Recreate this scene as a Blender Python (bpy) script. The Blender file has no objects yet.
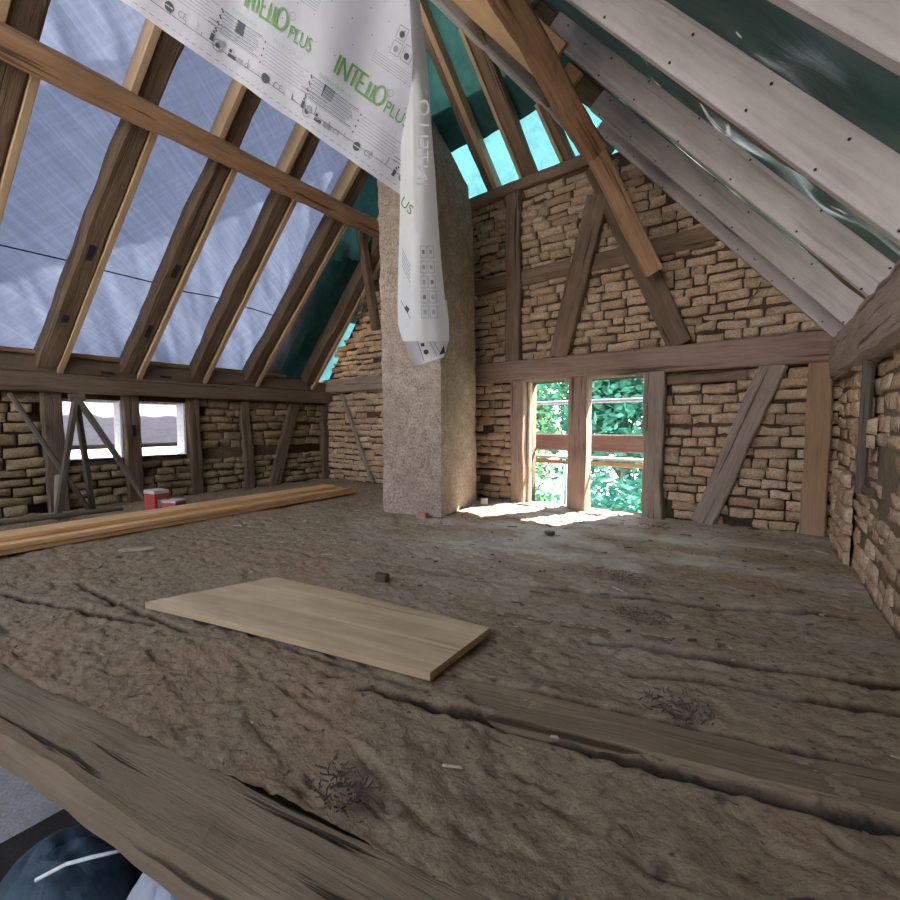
import bpy, math, random
import numpy as np
from mathutils import Vector, Matrix, noise as mn

rnd = random.Random(7)
sc = bpy.context.scene
C = sc.collection

# ------------------------------------------------------------------ camera
FPX = 425.0; HC = 0.85; YAW = math.radians(36.3); PIT = math.atan(26/425)
cam = bpy.data.objects.new('camera', bpy.data.cameras.new('camera')); C.objects.link(cam)
cam.data.sensor_width = 36; cam.data.lens = FPX/900*36; cam.data.clip_start = .02; cam.data.clip_end = 300
cam.location = (0, 0, HC); cam.rotation_euler = (math.pi/2 - PIT, 0, YAW)
sc.camera = cam
# ------------------------------------------------------------------ world, sun, exposure
SKY_STRENGTH = 2.2; SUN_STRENGTH = 12.0; EXPOSURE = 2.2
w = bpy.data.worlds.new('sky'); sc.world = w; w.use_nodes = True
nt = w.node_tree; nt.nodes.clear()
o_ = nt.nodes.new('ShaderNodeOutputWorld'); bg = nt.nodes.new('ShaderNodeBackground')
tc = nt.nodes.new('ShaderNodeTexCoord'); sx = nt.nodes.new('ShaderNodeSeparateXYZ'); rp = nt.nodes.new('ShaderNodeValToRGB')
nt.links.new(tc.outputs['Generated'], sx.inputs[0]); nt.links.new(sx.outputs['Z'], rp.inputs[0])
rp.color_ramp.elements[0].position = 0.0; rp.color_ramp.elements[0].color = (.92, .88, .82, 1)
rp.color_ramp.elements[1].position = 0.9; rp.color_ramp.elements[1].color = (.50, .62, .95, 1)
e_ = rp.color_ramp.elements.new(.25); e_.color = (.86, .87, .92, 1)
bg.inputs[1].default_value = SKY_STRENGTH
nt.links.new(rp.outputs[0], bg.inputs[0]); nt.links.new(bg.outputs[0], o_.inputs[0])
sd = bpy.data.lights.new('sun', 'SUN'); sd.energy = SUN_STRENGTH; sd.angle = math.radians(.6); sd.color = (1, .95, .86)
so = bpy.data.objects.new('sun', sd); C.objects.link(so); so.location = (6, 12, 20)
so.rotation_euler = Vector((-.42, -.93, -1.1)).to_track_quat('-Z', 'Y').to_euler()
sc.view_settings.view_transform = 'Standard'; sc.view_settings.look = 'None'
sc.view_settings.gamma = 1; sc.view_settings.use_curve_mapping = False
sc.view_settings.exposure = EXPOSURE

# ------------------------------------------------------------------ survey helper: where a sight line meets a plane of the building
_F = Vector((-math.sin(YAW), math.cos(YAW), 0)); _R = Vector((math.cos(YAW), math.sin(YAW), 0)); _Z = Vector((0, 0, 1))
_f = _F*math.cos(PIT) - _Z*math.sin(PIT); _u = _Z*math.cos(PIT) + _F*math.sin(PIT); _O = Vector((0, 0, HC))
def ray(x, y): return _f + (x-450)/FPX*_R - (y-450)/FPX*_u
def on(x, y, ax, v):
    d = ray(x, y); return _O + d*((v-_O[ax])/d[ax])
def onp(x, y, n, dd):
    d = ray(x, y); return _O + d*((dd-_O.dot(n))/d.dot(n))
def dep(x, y, t): return _O + ray(x, y)*t

# ------------------------------------------------------------------ materials
def mat(name):
    m = bpy.data.materials.new(name); m.use_nodes = True; n = m.node_tree
    b = n.nodes['Principled BSDF']; return m, n, b
def N(n, t, **k):
    x = n.nodes.new(t)
    for a, v in k.items(): setattr(x, a, v)
    return x
def ramp(n, src, stops):
    r = N(n, 'ShaderNodeValToRGB'); n.links.new(src, r.inputs[0]); e = r.color_ramp.elements
    while len(e) < len(stops): e.new(.5)
    for q, (p, c) in zip(e, stops): q.position = p; q.color = tuple(c)+(1,) if len(c) == 3 else c
    return r.outputs[0]
def mix(n, fac, a, b, mode='MIX'):
    m = N(n, 'ShaderNodeMix', data_type='RGBA', blend_type=mode)
    for s, v in ((m.inputs[0], fac), (m.inputs[6], a), (m.inputs[7], b)):
        if hasattr(v, 'node'): n.links.new(v, s)
        else: s.default_value = v if not isinstance(v, tuple) else (v+(1,) if len(v) == 3 else v)
    return m.outputs[2]
def tex(n, vec, scale, detail=5, rough=.6, dist=0):
    t = N(n, 'ShaderNodeTexNoise'); t.inputs['Scale'].default_value = scale; t.inputs['Detail'].default_value = detail
    t.inputs['Roughness'].default_value = rough; t.inputs['Distortion'].default_value = dist
    n.links.new(vec, t.inputs['Vector']); return t.outputs['Fac']
def coords(n, scale=(1, 1, 1), rand=True, kind='Object'):
    t = N(n, 'ShaderNodeTexCoord'); mp = N(n, 'ShaderNodeMapping'); mp.inputs['Scale'].default_value = scale
    n.links.new(t.outputs[kind], mp.inputs[0])
    if not rand: return mp.outputs[0]
    oi = N(n, 'ShaderNodeObjectInfo'); mu = N(n, 'ShaderNodeMath', operation='MULTIPLY'); mu.inputs[1].default_value = 37.0
    n.links.new(oi.outputs['Random'], mu.inputs[0]); ad = N(n, 'ShaderNodeVectorMath', operation='ADD')
    n.links.new(mp.outputs[0], ad.inputs[0]); n.links.new(mu.outputs[0], ad.inputs[1]); return ad.outputs[0]
def bump(n, b, h, strength, dist=.02):
    bp = N(n, 'ShaderNodeBump'); bp.inputs['Strength'].default_value = strength; bp.inputs['Distance'].default_value = dist
    n.links.new(h, bp.inputs['Height']); n.links.new(bp.outputs[0], b.inputs['Normal'])
def wood(name, dark, mid, light, crack=.5, rough=.85, knots=False, bstr=1.0, grain=1.0):
    m, n, b = mat(name)
    v = coords(n, (1.1*grain, 16*grain, 16*grain))
    g = tex(n, v, 1.6, 8, .68, .6)
    v2 = coords(n, (1.5, 3, 3)); bl = tex(n, v2, 1.5, 5, .6)
    c = ramp(n, g, [(.28, dark), (.5, mid), (.74, light)])
    c2 = ramp(n, bl, [(.3, tuple(x*.72 for x in mid)), (.7, tuple(min(1, x*1.15) for x in light))])
    c = mix(n, .4, c, c2)
    vc = coords(n, (.7, 22, 22)); cr = tex(n, vc, 1.2, 3, .5, .3)
    cm = ramp(n, cr, [(.33, (1, 1, 1)), (.39, (0, 0, 0))])
    fm = N(n, 'ShaderNodeMath', operation='MULTIPLY'); fm.inputs[1].default_value = crack; n.links.new(cm, fm.inputs[0])
    c = mix(n, fm.outputs[0], c, tuple(x*.3 for x in dark))
    if knots:
        vk = coords(n, (1.6, 4.2, 4.2)); vo = N(n, 'ShaderNodeTexVoronoi'); vo.inputs['Scale'].default_value = 2.2
        n.links.new(vk, vo.inputs['Vector'])
        km = ramp(n, vo.outputs['Distance'], [(.035, (1, 1, 1)), (.07, (0, 0, 0))])
        c = mix(n, km, c, (.20, .11, .06))
    n.links.new(c, b.inputs['Base Color']); b.inputs['Roughness'].default_value = rough
    b.inputs['Specular IOR Level'].default_value = .25
    hh = mix(n, .5, g, cm, 'SUBTRACT'); bump(n, b, hh, bstr, .012)
    return m
M = {}
M['oak_dark'] = wood('old_dark_oak', (.05, .032, .02), (.125, .08, .05), (.21, .145, .095))
M['oak_plate'] = wood('smoky_oak', (.06, .04, .026), (.135, .095, .065), (.20, .15, .105))
M['oak_red'] = wood('reddish_oak', (.13, .075, .055), (.25, .16, .12), (.37, .26, .21), .7)
M['oak_grey'] = wood('greyed_oak', (.12, .09, .07), (.25, .19, .15), (.38, .31, .26), .7)
M['oak_warm'] = wood('warm_oak', (.17, .085, .042), (.33, .185, .10), (.46, .28, .165), .75)
M['oak_brown'] = wood('brown_oak', (.08, .05, .03), (.17, .11, .07), (.28, .19, .13), .8)
M['new_pine'] = wood('new_pine', (.27, .21, .19), (.40, .345, .325), (.50, .45, .43), .3, .6, True, .12)
M['strip_pine'] = wood('strip_pine', (.32, .20, .115), (.43, .29, .17), (.52, .375, .235), .15, .6, False, .15)
M['batten_pine'] = wood('batten_pine', (.50, .26, .10), (.64, .38, .17), (.74, .50, .27), .12, .6, False, .15)
M['orange_board'] = wood('orange_board', (.30, .16, .06), (.40, .23, .10), (.5, .31, .15), .2, .7, False, .2)
M['shutter_board'] = wood('yellow_shutter_board', (.24, .155, .075), (.40, .285, .16), (.54, .42, .27), .4, .7, False, .2, .5)
M['pale_post'] = wood('sawn_corner_post', (.20, .115, .06), (.30, .185, .105), (.38, .25, .16), .3, .85, False, .25)
M['red_rail'] = wood('red_brown_rail', (.10, .055, .045), (.17, .10, .085), (.25, .16, .14), .2)
M['slat'] = wood('grey_slat', (.05, .04, .03), (.10, .08, .06), (.17, .14, .11), .3)
M['oak_clay'] = wood('clay_smeared_oak', (.075, .05, .028), (.155, .112, .068), (.225, .168, .108), .9, .95, False, 1.0, .5)
M['bark'] = wood('tree_bark', (.06, .06, .05), (.13, .12, .10), (.2, .19, .16), .5)

def brickmat(name, a, b2, c3, str_=.8, isl=False):
    m, n, b = mat(name); v = coords(n, (1, 1, 1), False)
    g = tex(n, v, 9, 6, .7); h = tex(n, v, 60, 6, .75); k = tex(n, v, 2.2, 3, .5)
    c = ramp(n, g, [(.3, a), (.5, b2), (.72, c3)])
    c = mix(n, .5, c, ramp(n, h, [(.38, tuple(x*.5 for x in a)), (.6, tuple(min(1, x*1.1) for x in c3))]))
    c = mix(n, ramp(n, k, [(.45, (0, 0, 0)), (.7, (.55, .55, .55))]), c, tuple(x*.72 for x in b2))
    if isl:
        ge = N(n, 'ShaderNodeNewGeometry'); c = mix(n, .75, c, ramp(n, ge.outputs['Random Per Island'], [(0, (.62, .55, .48)), (.35, (.9, .88, .84)), (.7, (1.05, 1.0, .95)), (1, (.8, .68, .56))]), 'MULTIPLY')
    n.links.new(c, b.inputs['Base Color']); b.inputs['Roughness'].default_value = .95
    b.inputs['Specular IOR Level'].default_value = .1
    bump(n, b, mix(n, .5, g, h), str_, .02); return m
M['brick'] = brickmat('clay_brick', (.36, .24, .155), (.57, .42, .29), (.74, .585, .43), 1.0, True)
M['brick_dim'] = brickmat('shaded_clay_brick', (.22, .165, .095), (.33, .26, .16), (.44, .36, .235), .9, True)  # shaded copy of the brick, left-wall shade put into the colour
M['mortar'] = brickmat('earth_mortar_gap_shade', (.045, .03, .02), (.085, .06, .04), (.14, .10, .07))  # mortar darkened so its colour carries the shadow in the brick gaps
M['mortar_pale'] = brickmat('pale_earth_mortar', (.20, .155, .10), (.33, .26, .18), (.44, .36, .26))
M['render'] = brickmat('chimney_render', (.17, .115, .08), (.37, .28, .215), (.60, .50, .42), 1.0)
M['plaster'] = brickmat('old_whitewash', (.5, .5, .52), (.7, .7, .72), (.8, .8, .82), .6)
M['earth'] = brickmat('dark_ground', (.03, .028, .025), (.05, .045, .04), (.08, .07, .06))

def floor_mat():
    m, n, b = mat('clay_floor'); v = coords(n, (1, 1, 1), False)
    a = tex(n, v, 1.1, 4, .6, .4); g = tex(n, v, 11, 9, .78, .25); h = tex(n, v, 70, 6, .78)
    vs = coords(n, (13, 20, 10), False); st = tex(n, vs, 1.6, 9, .78, .35)
    c = ramp(n, g, [(.25, (.11, .066, .034)), (.44, (.25, .17, .095)), (.58, (.37, .275, .165)), (.76, (.54, .44, .30))])
    c = mix(n, .4, c, ramp(n, h, [(.36, (.08, .052, .03)), (.55, (.38, .30, .21))]))
    c = mix(n, .45, c, ramp(n, st, [(.36, (.07, .045, .027)), (.43, (.26, .19, .12)), (.56, (.38, .30, .2)), (.7, (.5, .42, .3))]))
    r = ramp(n, a, [(.52, (0, 0, 0)), (.68, (.5, .5, .5))]); c = mix(n, r, c, (.38, .225, .13))
    sp = ramp(n, tex(n, coords(n, (1, 1.6, 1), False), 26, 3, .6, .6), [(.66, (0, 0, 0)), (.70, (.75, .75, .75))]); c = mix(n, sp, c, (.045, .03, .018))
    at = N(n, 'ShaderNodeAttribute', attribute_name='groove')
    c = mix(n, at.outputs['Fac'], c, (.035, .025, .017))
    at2 = N(n, 'ShaderNodeAttribute', attribute_name='window_glow')
    c = mix(n, at2.outputs['Fac'], c, (.55, .51, .42))  # lightens the floor towards the window, brightness painted into the colour
    n.links.new(c, b.inputs['Base Color']); b.inputs['Roughness'].default_value = .97; b.inputs['Specular IOR Level'].default_value = .12
    bump(n, b, mix(n, .5, mix(n, .4, g, h), st), 1.0, .045); return m
M['floor'] = floor_mat()

def sheet(name, col, trans, lo=.75, hi=1.15, sc_=(1, 1, 1), scale=3.0, rough=.6, spec=.2, light_specks=None, streaks=False):
    m, n, b = mat(name); v = coords(n, sc_, False)
    g = tex(n, v, scale, 6, .65, .8); g2 = tex(n, v, scale*5, 4, .6)
    c = ramp(n, g, [(.25, tuple(x*lo for x in col)), (.75, tuple(min(1, x*hi) for x in col))])
    c = mix(n, .3, c, ramp(n, g2, [(.3, tuple(x*lo for x in col)), (.7, tuple(min(1, x*hi*1.1) for x in col))]))
    if streaks:
        t_ = N(n, 'ShaderNodeTexCoord')
        for rot, w_, sc3 in (((-.62, 0, 0), .5, (.5, .8, .06)), ((.75, 0, 0), .35, (.5, .9, .03)), ((-.5, 0, .2), .35, (.5, 1.2, .016))):
            mp = N(n, 'ShaderNodeMapping', vector_type='TEXTURE'); mp.inputs['Rotation'].default_value = rot; mp.inputs['Scale'].default_value = sc3; n.links.new(t_.outputs['Object'], mp.inputs[0])
            q = tex(n, mp.outputs[0], .8, 5, .65, .5)
            c = mix(n, w_, c, ramp(n, q, [(.32, tuple(x*.72 for x in col)), (.5, col), (.68, tuple(min(1, x*1.4+.04) for x in col))]))
    if light_specks:
        vp = coords(n, (1, 1, 1), False); gp = tex(n, vp, light_specks[0], 3, .5, 1.5)
        c = mix(n, ramp(n, gp, [(light_specks[1], (0, 0, 0)), (light_specks[1]+.05, (1, 1, 1))]), c, light_specks[2])
    n.links.new(c, b.inputs['Base Color']); b.inputs['Roughness'].default_value = rough; b.inputs['Specular IOR Level'].default_value = spec
    t = N(n, 'ShaderNodeBsdfTranslucent'); n.links.new(c, t.inputs[0]); s = N(n, 'ShaderNodeMixShader'); s.inputs[0].default_value = trans
    n.links.new(b.outputs[0], s.inputs[1]); n.links.new(t.outputs[0], s.inputs[2])
    n.links.new(s.outputs[0], n.nodes['Material Output'].inputs[0])
    bump(n, b, g, .3, .02); return m
M['tarp_white'] = sheet('white_tarpaulin', (.19, .22, .295), .13, .85, 1.12, (1, 1, 1), 1.6, streaks=True)
M['tarp_green'] = sheet('dark_green_tarpaulin', (.026, .05, .044), .022, .6, 1.3, (1.2, 3.5, 1), 1.5, .35, .5, (3.4, .665, (.62, .62, .6)))  # pale specks paint light showing through holes in the sheet
M['tarp_teal'] = sheet('teal_tarpaulin', (.022, .07, .062), .07, .45, 1.4, (1, 1, 1), 2.5)
M['tarp_cyan'] = sheet('skylit_cyan_tarpaulin', (.09, .25, .27), .17, .6, 1.2, (1, 1, 1), 3)  # paler colour stands in for sky glow through a single tarpaulin layer
M['tarp_net'] = sheet('grey_scaffold_sheet', (.30, .28, .32), .12, .75, 1.15, (1, 2, 6), 3)
M['membrane'] = sheet('white_membrane', (.72, .70, .74), .5, .93, 1.05, (1, 1, 1), 4)
M['tail'] = sheet('white_membrane_back', (.76, .75, .73), .5, .93, 1.05, (1, 1, 1), 4)
M['blue_sheet'] = sheet('crumpled_blue_sheet', (.07, .11, .14), .15, .4, 1.5, (1, 1, 1), 3)
M['bag'] = sheet('pale_bag', (.6, .64, .75), .3, .8, 1.1)
M['leaf'] = sheet('sunny_leaf', (.12, .27, .12), .36, .45, 1.4, (1, 1, 1), 2.0, .5)
M['leaf_blue'] = sheet('cool_leaf', (.06, .23, .15), .34, .45, 1.4, (1, 1, 1), 2.0, .5)
def plain(name, col, rough=.7, metal=0):
    m, n, b = mat(name); v = coords(n, (1, 1, 1), False); g = tex(n, v, 25, 4, .6)
    n.links.new(ramp(n, g, [(.3, tuple(x*.75 for x in col)), (.7, tuple(min(1, x*1.1) for x in col))]), b.inputs['Base Color'])
    b.inputs['Roughness'].default_value = rough; b.inputs['Metallic'].default_value = metal; return m
M['ink_green'] = plain('green_ink', (.12, .27, .06)); M['ink_grey'] = plain('grey_ink', (.22, .23, .26)); M['ink_black'] = plain('black_ink', (.03, .035, .04))
M['ink_faint'] = plain('faint_ink', (.45, .46, .50)); M['ink_faint_green'] = plain('faint_green_ink', (.42, .52, .42))
M['black'] = plain('black_rubber_and_holes', (.012, .012, .014)); M['steel'] = plain('galvanised_steel', (.35, .37, .4), .45, .6)
M['red_card'] = plain('red_carton', (.45, .07, .05)); M['white_card'] = plain('white_carton', (.6, .55, .52)); M['white_paint'] = plain('white_paint', (.75, .76, .8))
M['red_brick'] = plain('red_brick', (.42, .2, .14)); M['chip'] = plain('wood_chip', (.42, .34, .24)); M['dark_chip'] = plain('dark_crumb', (.07, .05, .035))

# ------------------------------------------------------------------ builders
def tag(o, label=None, cat=None, group=None, kind=None):
    if label: o['label'] = label
    if cat: o['category'] = cat
    if group: o['group'] = group
    if kind: o['kind'] = kind
    return o
def link(name, verts, faces, mats, parent=None, mi=None, smooth=False, mw=None):
    me = bpy.data.meshes.new(name); me.from_pydata([tuple(v) for v in verts], [], faces)
    for m in (mats if isinstance(mats, (list, tuple)) else [mats]): me.materials.append(m)
    if mi is not None: me.polygons.foreach_set('material_index', mi)
    me.polygons.foreach_set('use_smooth', [smooth]*len(faces)); me.update()
    o = bpy.data.objects.new(name, me); C.objects.link(o)
    if mw is not None: o.matrix_world = mw
    if parent is not None:
        o.parent = parent; o.matrix_parent_inverse = parent.matrix_world.inverted()
    return o
def empty(name, loc):
    o = bpy.data.objects.new(name, None); C.objects.link(o); o.location = loc; o.empty_display_size = .1
    o.matrix_world = Matrix.Translation(loc); return o
def frame(p0, p1, up):
    x = (Vector(p1)-Vector(p0)).normalized(); z = Vector(up) - x*Vector(up).dot(x); z.normalize(); y = z.cross(x)
    m = Matrix((x, y, z)).transposed().to_4x4(); m.translation = Vector(p0); return m
def beam(name, p0, p1, wd, ht, m, up=(0, 0, 1), parent=None, rough=.006, bev=.012, seg=.12, seed=None, ends=True, bow=0., taper=1.0):
    """hand-hewn or sawn timber running from p0 to p1 (axis), built in its own frame"""
    mw = frame(p0, p1, up); L = (Vector(p1)-Vector(p0)).length; n = max(2, int(L/seg)); s = seed if seed is not None else rnd.random()*100
    a, b = wd/2, ht/2; q = min(bev, a*.6, b*.6)
    sec = [(-a+q, -b), (a-q, -b), (a, -b+q), (a, b-q), (a-q, b), (-a+q, b), (-a, b-q), (-a, -b+q)]
    if rough > .003:      # extra points on the faces so they undulate
        sec = [(-a+q, -b), (0, -b), (a-q, -b), (a, -b+q), (a, 0), (a, b-q), (a-q, b), (0, b), (-a+q, b), (-a, b-q), (-a, 0), (-a, -b+q)]
    V, Fc = [], []; k = len(sec)
    for i in range(n+1):
        t = i/n; x = L*t; f = 1+(taper-1)*t; bz = bow*math.sin(math.pi*t)
        for (y, z) in sec:
            y, z = y*f, z*f
            d1 = mn.noise(Vector((x*1.7+s, y*3, z*3)))*rough*1.6 + mn.noise(Vector((x*9+s, y*22, z*22+5)))*rough*.7
            d2 = mn.noise(Vector((x*1.7, y*3+s, z*3+9)))*rough*1.6 + mn.noise(Vector((x*9, y*22+s, z*22)))*rough*.7
            V.append((x, y+d1, z+d2+bz))
    for i in range(n):
        for j in range(k):
            j2 = (j+1) % k; Fc.append((i*k+j, i*k+j2, (i+1)*k+j2, (i+1)*k+j))
    Fc.append(tuple(range(k))[::-1]); Fc.append(tuple(n*k+j for j in range(k)))
    o = link(name, V, Fc, m, None, None, False, mw)
    if parent is not None: o.parent = parent; o.matrix_parent_inverse = parent.matrix_world.inverted()
    return o
def tube(name, pts, r, m, parent=None, k=7):
    V, Fc = [], []; P = [Vector(p) for p in pts]; c = P[0].copy()
    for i, p in enumerate(P):
        d = (P[min(i+1, len(P)-1)]-P[max(i-1, 0)]).normalized(); a = d.orthogonal().normalized() if abs(d.z) > .9 else d.cross(_Z).normalized(); b = d.cross(a)
        rr = r[i] if isinstance(r, (list, tuple)) else r
        for j in range(k):
            t = 2*math.pi*j/k; V.append(p-c+(a*math.cos(t)+b*math.sin(t))*rr)
    for i in range(len(P)-1):
        for j in range(k): j2 = (j+1) % k; Fc.append((i*k+j, i*k+j2, (i+1)*k+j2, (i+1)*k+j))
    Fc.append(tuple(range(k))[::-1]); Fc.append(tuple((len(P)-1)*k+j for j in range(k)))
    return link(name, V, Fc, m, parent, None, True, Matrix.Translation(c))
class MB:
    def __init__(s): s.V = []; s.F = []; s.M = []
    def add(s, V, Fc, mi=0):
        o = len(s.V); s.V += [tuple(v) for v in V]; s.F += [tuple(i+o for i in f) for f in Fc]; s.M += [mi]*len(Fc)
    def box(s, a, b, mi=0):
        x0, y0, z0 = a; x1, y1, z1 = b
        s.add([(x0, y0, z0), (x1, y0, z0), (x1, y1, z0), (x0, y1, z0), (x0, y0, z1), (x1, y0, z1), (x1, y1, z1), (x0, y1, z1)],
              [(0, 3, 2, 1), (4, 5, 6, 7), (0, 1, 5, 4), (1, 2, 6, 5), (2, 3, 7, 6), (3, 0, 4, 7)], mi)
    def prism(s, poly, n, th, mi=0):
        k = len(poly); V = [Vector(p) for p in poly]; V += [v+Vector(n)*th for v in V]
        s.add(V, [tuple(range(k)), tuple(range(k, 2*k))[::-1]] + [(i, (i+1) % k + 0, (i+1) % k+k, i+k) for i in range(k)], mi)
    def build(s, name, mats, parent=None, smooth=False, mw=None): return link(name, s.V, s.F, mats, parent, s.M, smooth, mw)

def bricks(mb, O, U, V, Nn, u0, u1, v0, v1, skip, lean=0, bl=.25, ch=.094, prot=.03, mi=1, seed=1, jit=1.0):
    """irregular hand-made bricks on a wall: O origin, U along, V up, Nn towards the room"""
    r = random.Random(seed); O = Vector(O); U = Vector(U); V = Vector(V); Nn = Vector(Nn); row = 0; v = v0
    nu, nv = 6, 4
    while v < v1:
        h = ch*r.uniform(.78, 1.12); u = u0 - r.uniform(0, bl); row += 1; sag = r.uniform(-.006, .006)
        while u < u1:
            L = bl*r.choice([1, 1, .8, .95, 1.15, .55, .5, .65])*r.uniform(.9, 1.1); cu, cv = u+L/2, v+h/2
            if not skip(cu, cv, L, h) and r.random() > .012:
                dz = r.uniform(-.010, .010)+sag*math.sin(cu*2)+.012*mn.noise(Vector((cu*1.3, v*2, seed))); pr = prot*r.uniform(.25, 1.6); tilt = r.uniform(-.06, .06)*jit; tl = r.uniform(-.02, .02)*jit
                sd_ = r.random()*50; vs = []; g = .001+r.random()*.005; gv = .0+r.random()*.005
                for j in range(nv+1):
                    for i in range(nu+1):
                        a, b = i/nu, j/nv; a2 = [0, .04, .25, .5, .75, .96, 1][i]; b2 = [0, .12, .5, .88, 1][j]
                        uu = u+g+(L-2*g)*a2; vv = v+gv+(h-2*gv)*b2+dz+tilt*(a2-.5)*L
                        edge = i in (0, nu) or j in (0, nv)
                        q = mn.noise(Vector((uu*9+sd_, vv*14, sd_)))
                        q2 = mn.noise(Vector((uu*38+sd_, vv*40, 2)))
                        if edge: hh = -.012
                        else: hh = pr + q*.012*jit + q2*.006 + tl*(b2-.5)*2
                        ju = mn.noise(Vector((uu*21, vv*21+sd_, 4)))*.010*jit; jv = mn.noise(Vector((uu*14+sd_, vv*21, 8)))*.013*jit
                        vs.append(O+U*(uu+ju)+V*(vv+jv)+Nn*hh)
                mb.add(vs, [(j*(nu+1)+i, j*(nu+1)+i+1, (j+1)*(nu+1)+i+1, (j+1)*(nu+1)+i) for j in range(nv) for i in range(nu)], mi)
            u += L
        v += h

YG, XR, XL = 4.25, .43, -5.53; SL = 1.21          # gable plane, right wall, left wall, roof slope
ZB = 1.30                                          # underside of tie beam
# ------------------------------------------------------------------ STRUCTURE: gable wall
g = MB()
def slopeR(z): return .44-(z-1.45)/SL
def slopeL(z): return -5.53+(z-1.45)/SL
T = .24
g.box((XL-.25, YG, -.3), (-2.08, YG+T, ZB+.1)); g.box((-.87, YG, -.3), (XR+.25, YG+T, ZB+.1)); g.box((-2.08, YG, -.3), (-.87, YG+T, -.03))
zt = 3.38
g.prism([(slopeL(ZB), YG, ZB), (slopeR(ZB), YG, ZB), (slopeR(zt), YG, zt), (slopeL(zt), YG, zt)], (0, 1, 0), T)
def skg(u, v, L, h):
    if v < ZB and -2.14 < u < -.85: return True
    if v < ZB and (u+L/2 > -2.10 and u-L/2 < -.85): return True
    if u > slopeR(v)+.02 or u < slopeL(v)-.02: return True
    return v > 3.3
bricks(g, (0, YG, 0), (1, 0, 0), (0, 0, 1), (0, -1, 0), XL, XR, 0, 3.36, skg, seed=3, bl=.235, ch=.088)
# loose bricks bulging by the window post and the loose top panel
o = g.build('wall_far', [M['mortar'], M['brick']], smooth=True); tag(o, kind='structure')
# ------------------------------------------------------------------ left knee wall (windows 1 and 2 as openings)
g = MB(); YB = -3.2
W = [(1.12, 1.60), (1.73, 2.22)]
def lw(y0, y1, z0, z1): g.box((XL-.2, y0, z0), (XL, y1, z1))
lw(YB, W[0][0], -.3, 1.18); lw(W[0][1], W[1][0], -.3, 1.18); lw(W[1][1], YG+.2, -.3, 1.18)
for a, b in W: lw(a, b, -.3, .49); lw(a, b, 1.1, 1.18)
def skl(u, v, L, h):
    for a, b in W:
        if v > .44 and u+L/2 > a-.02 and u-L/2 < b+.02: return True
    if 2.35 < u < 4.25 and .40 < v < .51: return True
    return False
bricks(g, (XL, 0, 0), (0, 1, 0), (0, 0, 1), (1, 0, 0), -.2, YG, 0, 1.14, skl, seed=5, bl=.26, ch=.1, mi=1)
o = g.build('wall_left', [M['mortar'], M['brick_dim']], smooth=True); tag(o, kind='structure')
# ------------------------------------------------------------------ right knee wall
g = MB()
g.box((XR+.03, YB, -.3), (XR+.27, YG+.2, 1.2))
def skr(u, v, L, h):
    if 2.55 < u < 2.86 and .42 < v < .72: return True
    if 3.42 < u < 3.5: return True
    if 3.05 < u < 3.35 and .55 < v < .68: return True
    return False
bricks(g, (XR+.035, 0, 0), (0, 1, 0), (0, 0, 1), (-1, 0, 0), .4, YG, 0, 1.2, skr, seed=9, bl=.2, ch=.088, prot=.014, jit=.45)
bricks(g, (XR+.0, 0, 0), (0, 1, 0), (0, 0, 1), (-1, 0, 0), 3.5, 4.02, .0, .52, lambda *a: False, seed=12, bl=.17, ch=.09, prot=.014, jit=.45)
bricks(g, (XR+.0, 0, 0), (0, 1, 0), (0, 0, 1), (-1, 0, 0), 3.02, 3.42, .72, 1.16, lambda *a: False, seed=14, bl=.2, ch=.09, prot=.014, jit=.45)
o = g.build('wall_right', [M['mortar_pale'], M['brick']], smooth=True); tag(o, kind='structure')

g = MB(); g.box((XL-.2, YB-.2, -1.0), (XR+.3, YB, 1.7)); g.box((XL-.2, YB-.2, -3.1), (XR+.3, YB, -2.2)); g.box((-2.4, YB-.2, -2.2), (XR+.3, YB, -1.0)); tag(g.build('wall_near_unseen', [M['mortar']]), kind='structure')  # unseen back wall, height and lower opening shaped for the light let in
# ------------------------------------------------------------------ floor of clay and boards
def vnoise(x, y, seed):
    r = np.random.RandomState(seed); G = r.rand(256, 256); xi = np.floor(x).astype(int); yi = np.floor(y).astype(int); fx = x-xi; fy = y-yi
    fx = fx*fx*(3-2*fx); fy = fy*fy*(3-2*fy); a = G[xi % 256, yi % 256]; b = G[(xi+1) % 256, yi % 256]; c = G[xi % 256, (yi+1) % 256]; d = G[(xi+1) % 256, (yi+1) % 256]
    return (a*(1-fx)+b*fx)*(1-fy)+(c*(1-fx)+d*fx)*fy - .5
def fbm(x, y, s, o=4, p=.5):
    t = 0; a = 1
    for i in range(o): t = t + vnoise(x*2**i+i*17, y*2**i+i*31, s+i)*a; a *= p
    return t
def edgeY(X): return .17+.205*(X+1.65)
def jointY(X): return .24+.217*(X+2.24)
nx, ny = 520, 400
U_, V_ = np.meshgrid(np.linspace(0, 1, nx), np.linspace(0, 1, ny)**1.35)
X = XL-.02+(XR+.06-XL)*U_; Y0 = jointY(X)-.04; Y = Y0+(YG+.05-Y0)*V_
Zf = fbm(X*6, Y*6, 3, 5, .55)*.018 - np.clip(fbm(X*9, Y*24, 61, 4)-.12, 0, 1)*.03 + fbm(X*40, Y*46, 19, 3)*.006 + np.abs(fbm(X*14, Y*18, 11, 3))*.012 + fbm(X*1.2, Y*1.2, 40, 2)*.02
groove = np.zeros_like(X)
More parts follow.
